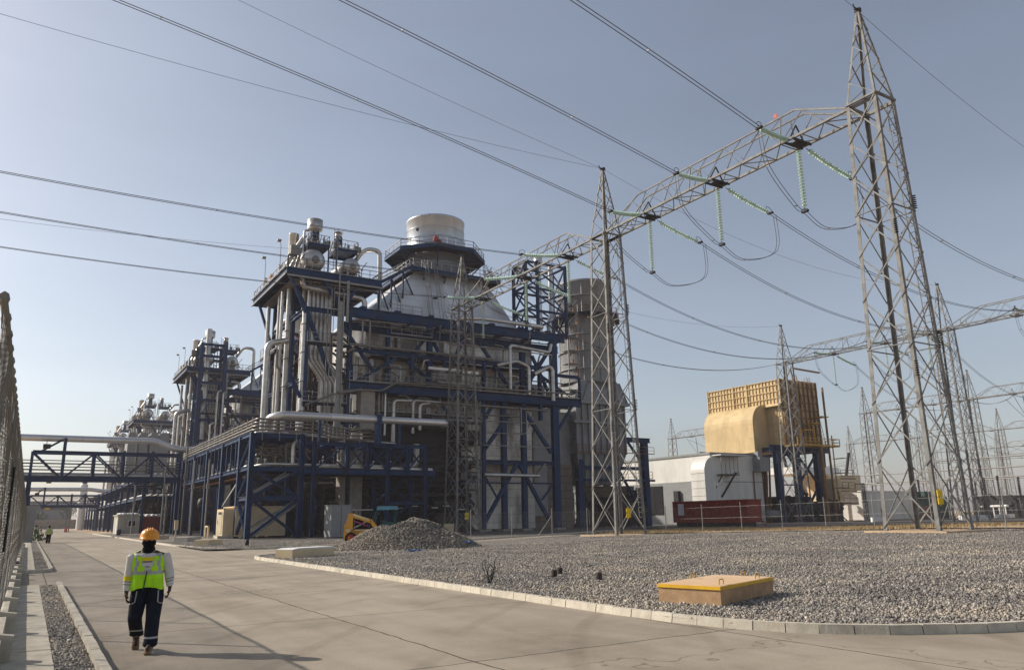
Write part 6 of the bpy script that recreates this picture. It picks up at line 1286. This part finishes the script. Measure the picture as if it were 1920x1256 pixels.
        c = V_['neck']; b.loft([(c+Vector((0,.0,.02)),(.07,0,0),(0,.07,0)),(c+Vector((0,.0,-.015)),(.12,0,0),(0,.092,0)),(c+Vector((0,0,-.05)),(.19,0,0),(0,.120,0)),(c+Vector((0,0,-.12)),(.205,0,0),(0,.140,0)),(c+Vector((0,0,-.2)),(.20,0,0),(0,.149,0)),(c+Vector((0,0,-.3)),(.195,0,0),(0,.150,0)),(c.lerp(V_['pelvis'],.6),(.185,0,0),(0,.13,0)),(V_['pelvis']+Vector((0,0,.03)),(.185,0,0),(0,.135,0))],22)
    lp_('shirt', SM, f)
    # vest with a V opening, tape bands and shoulder tapes
    c = V_['neck']; p = V_['pelvis']
    prof_ = [(.015,.115,.085),(-.02,.185,.105),(-.06,.222,.125),(-.12,.226,.142),(-.2,.216,.152),(-.27,.212,.155),(-.315,.212,.156),(-.36,.214,.157),(-.42,.218,.158),(-.48,.224,.16),(-.535,.228,.162)]
    NN = 40; vs = []; b = MB()
    for dz, rx, ry in prof_:
        f_ = -dz/.535; cc = Vector((c.x+(p.x-c.x)*clamp(f_)*.8, c.y, c.z+dz))
        for k in range(NN):
            a = 2*math.pi*k/NN; wob = 1+.012*math.sin(5*a+dz*17)+.01*math.sin(9*a-dz*31); hem = (.045*max(0,1-abs(math.sin(a)+1)*3.2) if dz < -.5 else 0)
            vs.append(cc+Vector((rx*abs(math.cos(a))**.85*(1 if math.cos(a) >= 0 else -1)*wob, ry*math.sin(a)*wob, hem)))
    b.v = [tuple(q) for q in vs]
    for i in range(len(prof_)-1):
        for k in range(NN):
            a = 2*math.pi*(k+.5)/NN; x = math.cos(a)*prof_[i][1]; dz = (prof_[i][0]+prof_[i+1][0])/2; front = math.sin(a) < 0
            if front and not back and abs(x) < .118*(1-clamp((-dz)/.29)): continue
            mi = 0
            if -.315 < dz < -.265: mi = 1
            elif dz > -.27 and .118 < abs(x) < .168: mi = 1
            elif -.13 < dz < -.09 and front and abs(x) > .06 and not back: mi = 1
            b.f.append([i*NN+k,i*NN+(k+1)%NN,(i+1)*NN+(k+1)%NN,(i+1)*NN+k]); b.m.append(mi); b.sm.append(True)
    xform(b, M_); vst = b.build('vest', [vest, REFL], t)
    if fingers:
        cy_ = c.y
        lp_('shirt_stripes', [YSTR, STRAP], lambda b: (b.box(c.x-.075,cy_-.144,c.z-.125,c.x+.075,cy_-.10,c.z-.075), setattr(b,'mi',1), b.box(c.x-.06,cy_-.148,c.z-.145,c.x+.06,cy_-.10,c.z-.133), b.box(c.x-.025,cy_-.153,c.z-.215,c.x+.025,cy_-.10,c.z-.203)))
        def f(b):
            for k in range(10): z = c.z-.27-.026*k; b.box(c.x-.006-.003*k,cy_-.168,z-.034,c.x+.006-.003*k,cy_-.156,z)
        lp_('zip', STRAP, f, vst)
        for s in (-1,1): lp_('pocket', LIME, lambda b: b.loft([(Vector((p.x+s*.115,cy_-.150,c.z-.50)),(.06,0,0),(0,.012,0)),(Vector((p.x+s*.115,cy_-.153,c.z-.39)),(.062,0,0),(0,.014,0)),(Vector((p.x+s*.115,cy_-.150,c.z-.375)),(.062,0,0),(0,.008,0))],12,exp=4), vst)
    return t
walk = dict(pelvis=(.055,.03,.88), neck=(.085,0,1.385), head=(.095,-.02,1.52), shL=(-.125,.01,1.315), elL=(-.18,.03,1.05), wrL=(-.215,-.03,.845), handL=(-.225,-.05,.70), shR=(.30,.01,1.315), elR=(.355,.05,1.07), wrR=(.36,.0,.885), handR=(.335,-.03,.75),
    hipL=(-.045,.03,.82), knL=(-.115,-.02,.46), anL=(-.105,.33,.20), toeL=(-.115,.24,.055), hipR=(.165,.02,.82), knR=(.12,-.13,.45), anR=(.075,-.16,.115), toeR=(.04,-.37,.075))
for k_ in list(walk): q_ = walk[k_]; walk[k_] = (q_[0]-.104*q_[2]+.012, q_[1], q_[2])
person((1.60,12.75,0), math.radians(-7.2), walk, 'worker in orange hard hat, black face mask and lime vest walking towards the camera')
stand = dict(pelvis=(0,0,.88), neck=(0,0,1.385), head=(0,-.02,1.52), shL=(-.2,0,1.32), elL=(-.27,.02,1.06), wrL=(-.26,-.08,.85), handL=(-.26,-.1,.7), shR=(.2,0,1.32), elR=(.27,.02,1.06), wrR=(.26,-.08,.85), handR=(.26,-.1,.7),
    hipL=(-.1,0,.82), knL=(-.1,-.05,.46), anL=(-.1,.08,.12), toeL=(-.1,-.1,.06), hipR=(.1,0,.82), knR=(.1,-.02,.46), anR=(.1,0,.1), toeR=(.1,-.2,.06))
VEST2 = mat('faded yellow green vest',(.42,.50,.12),.8)
person((1.78,87,0), math.radians(175), stand, 'far figure in dark clothes and a faded yellow vest walking away down the road', 1.0, VEST2, CLOTHB, False, False, False, True)
person((.95,124,0), math.radians(60), stand, 'tiny farthest figure in a yellow vest at the left edge of the road', 1.0, VEST2, MIDGREY, False, False, False, True)
# ------------------------------------------------------------------ dusty air
hz = bpy.data.materials.new('dusty air'); hz.use_nodes = True; hn = hz.node_tree; hn.nodes.clear()
ho = hn.nodes.new('ShaderNodeOutputMaterial'); hv = hn.nodes.new('ShaderNodeVolumePrincipled')
hv.inputs['Color'].default_value = (.88,.80,.84,1); hv.inputs['Density'].default_value = 0.00034; hv.inputs['Anisotropy'].default_value = 0.0
hn.links.new(hv.outputs[0], ho.inputs['Volume'])
b = MB(); b.box(-810,-310,-1.2,1510,1610,55); b.build('haze', hz, kind='stuff')
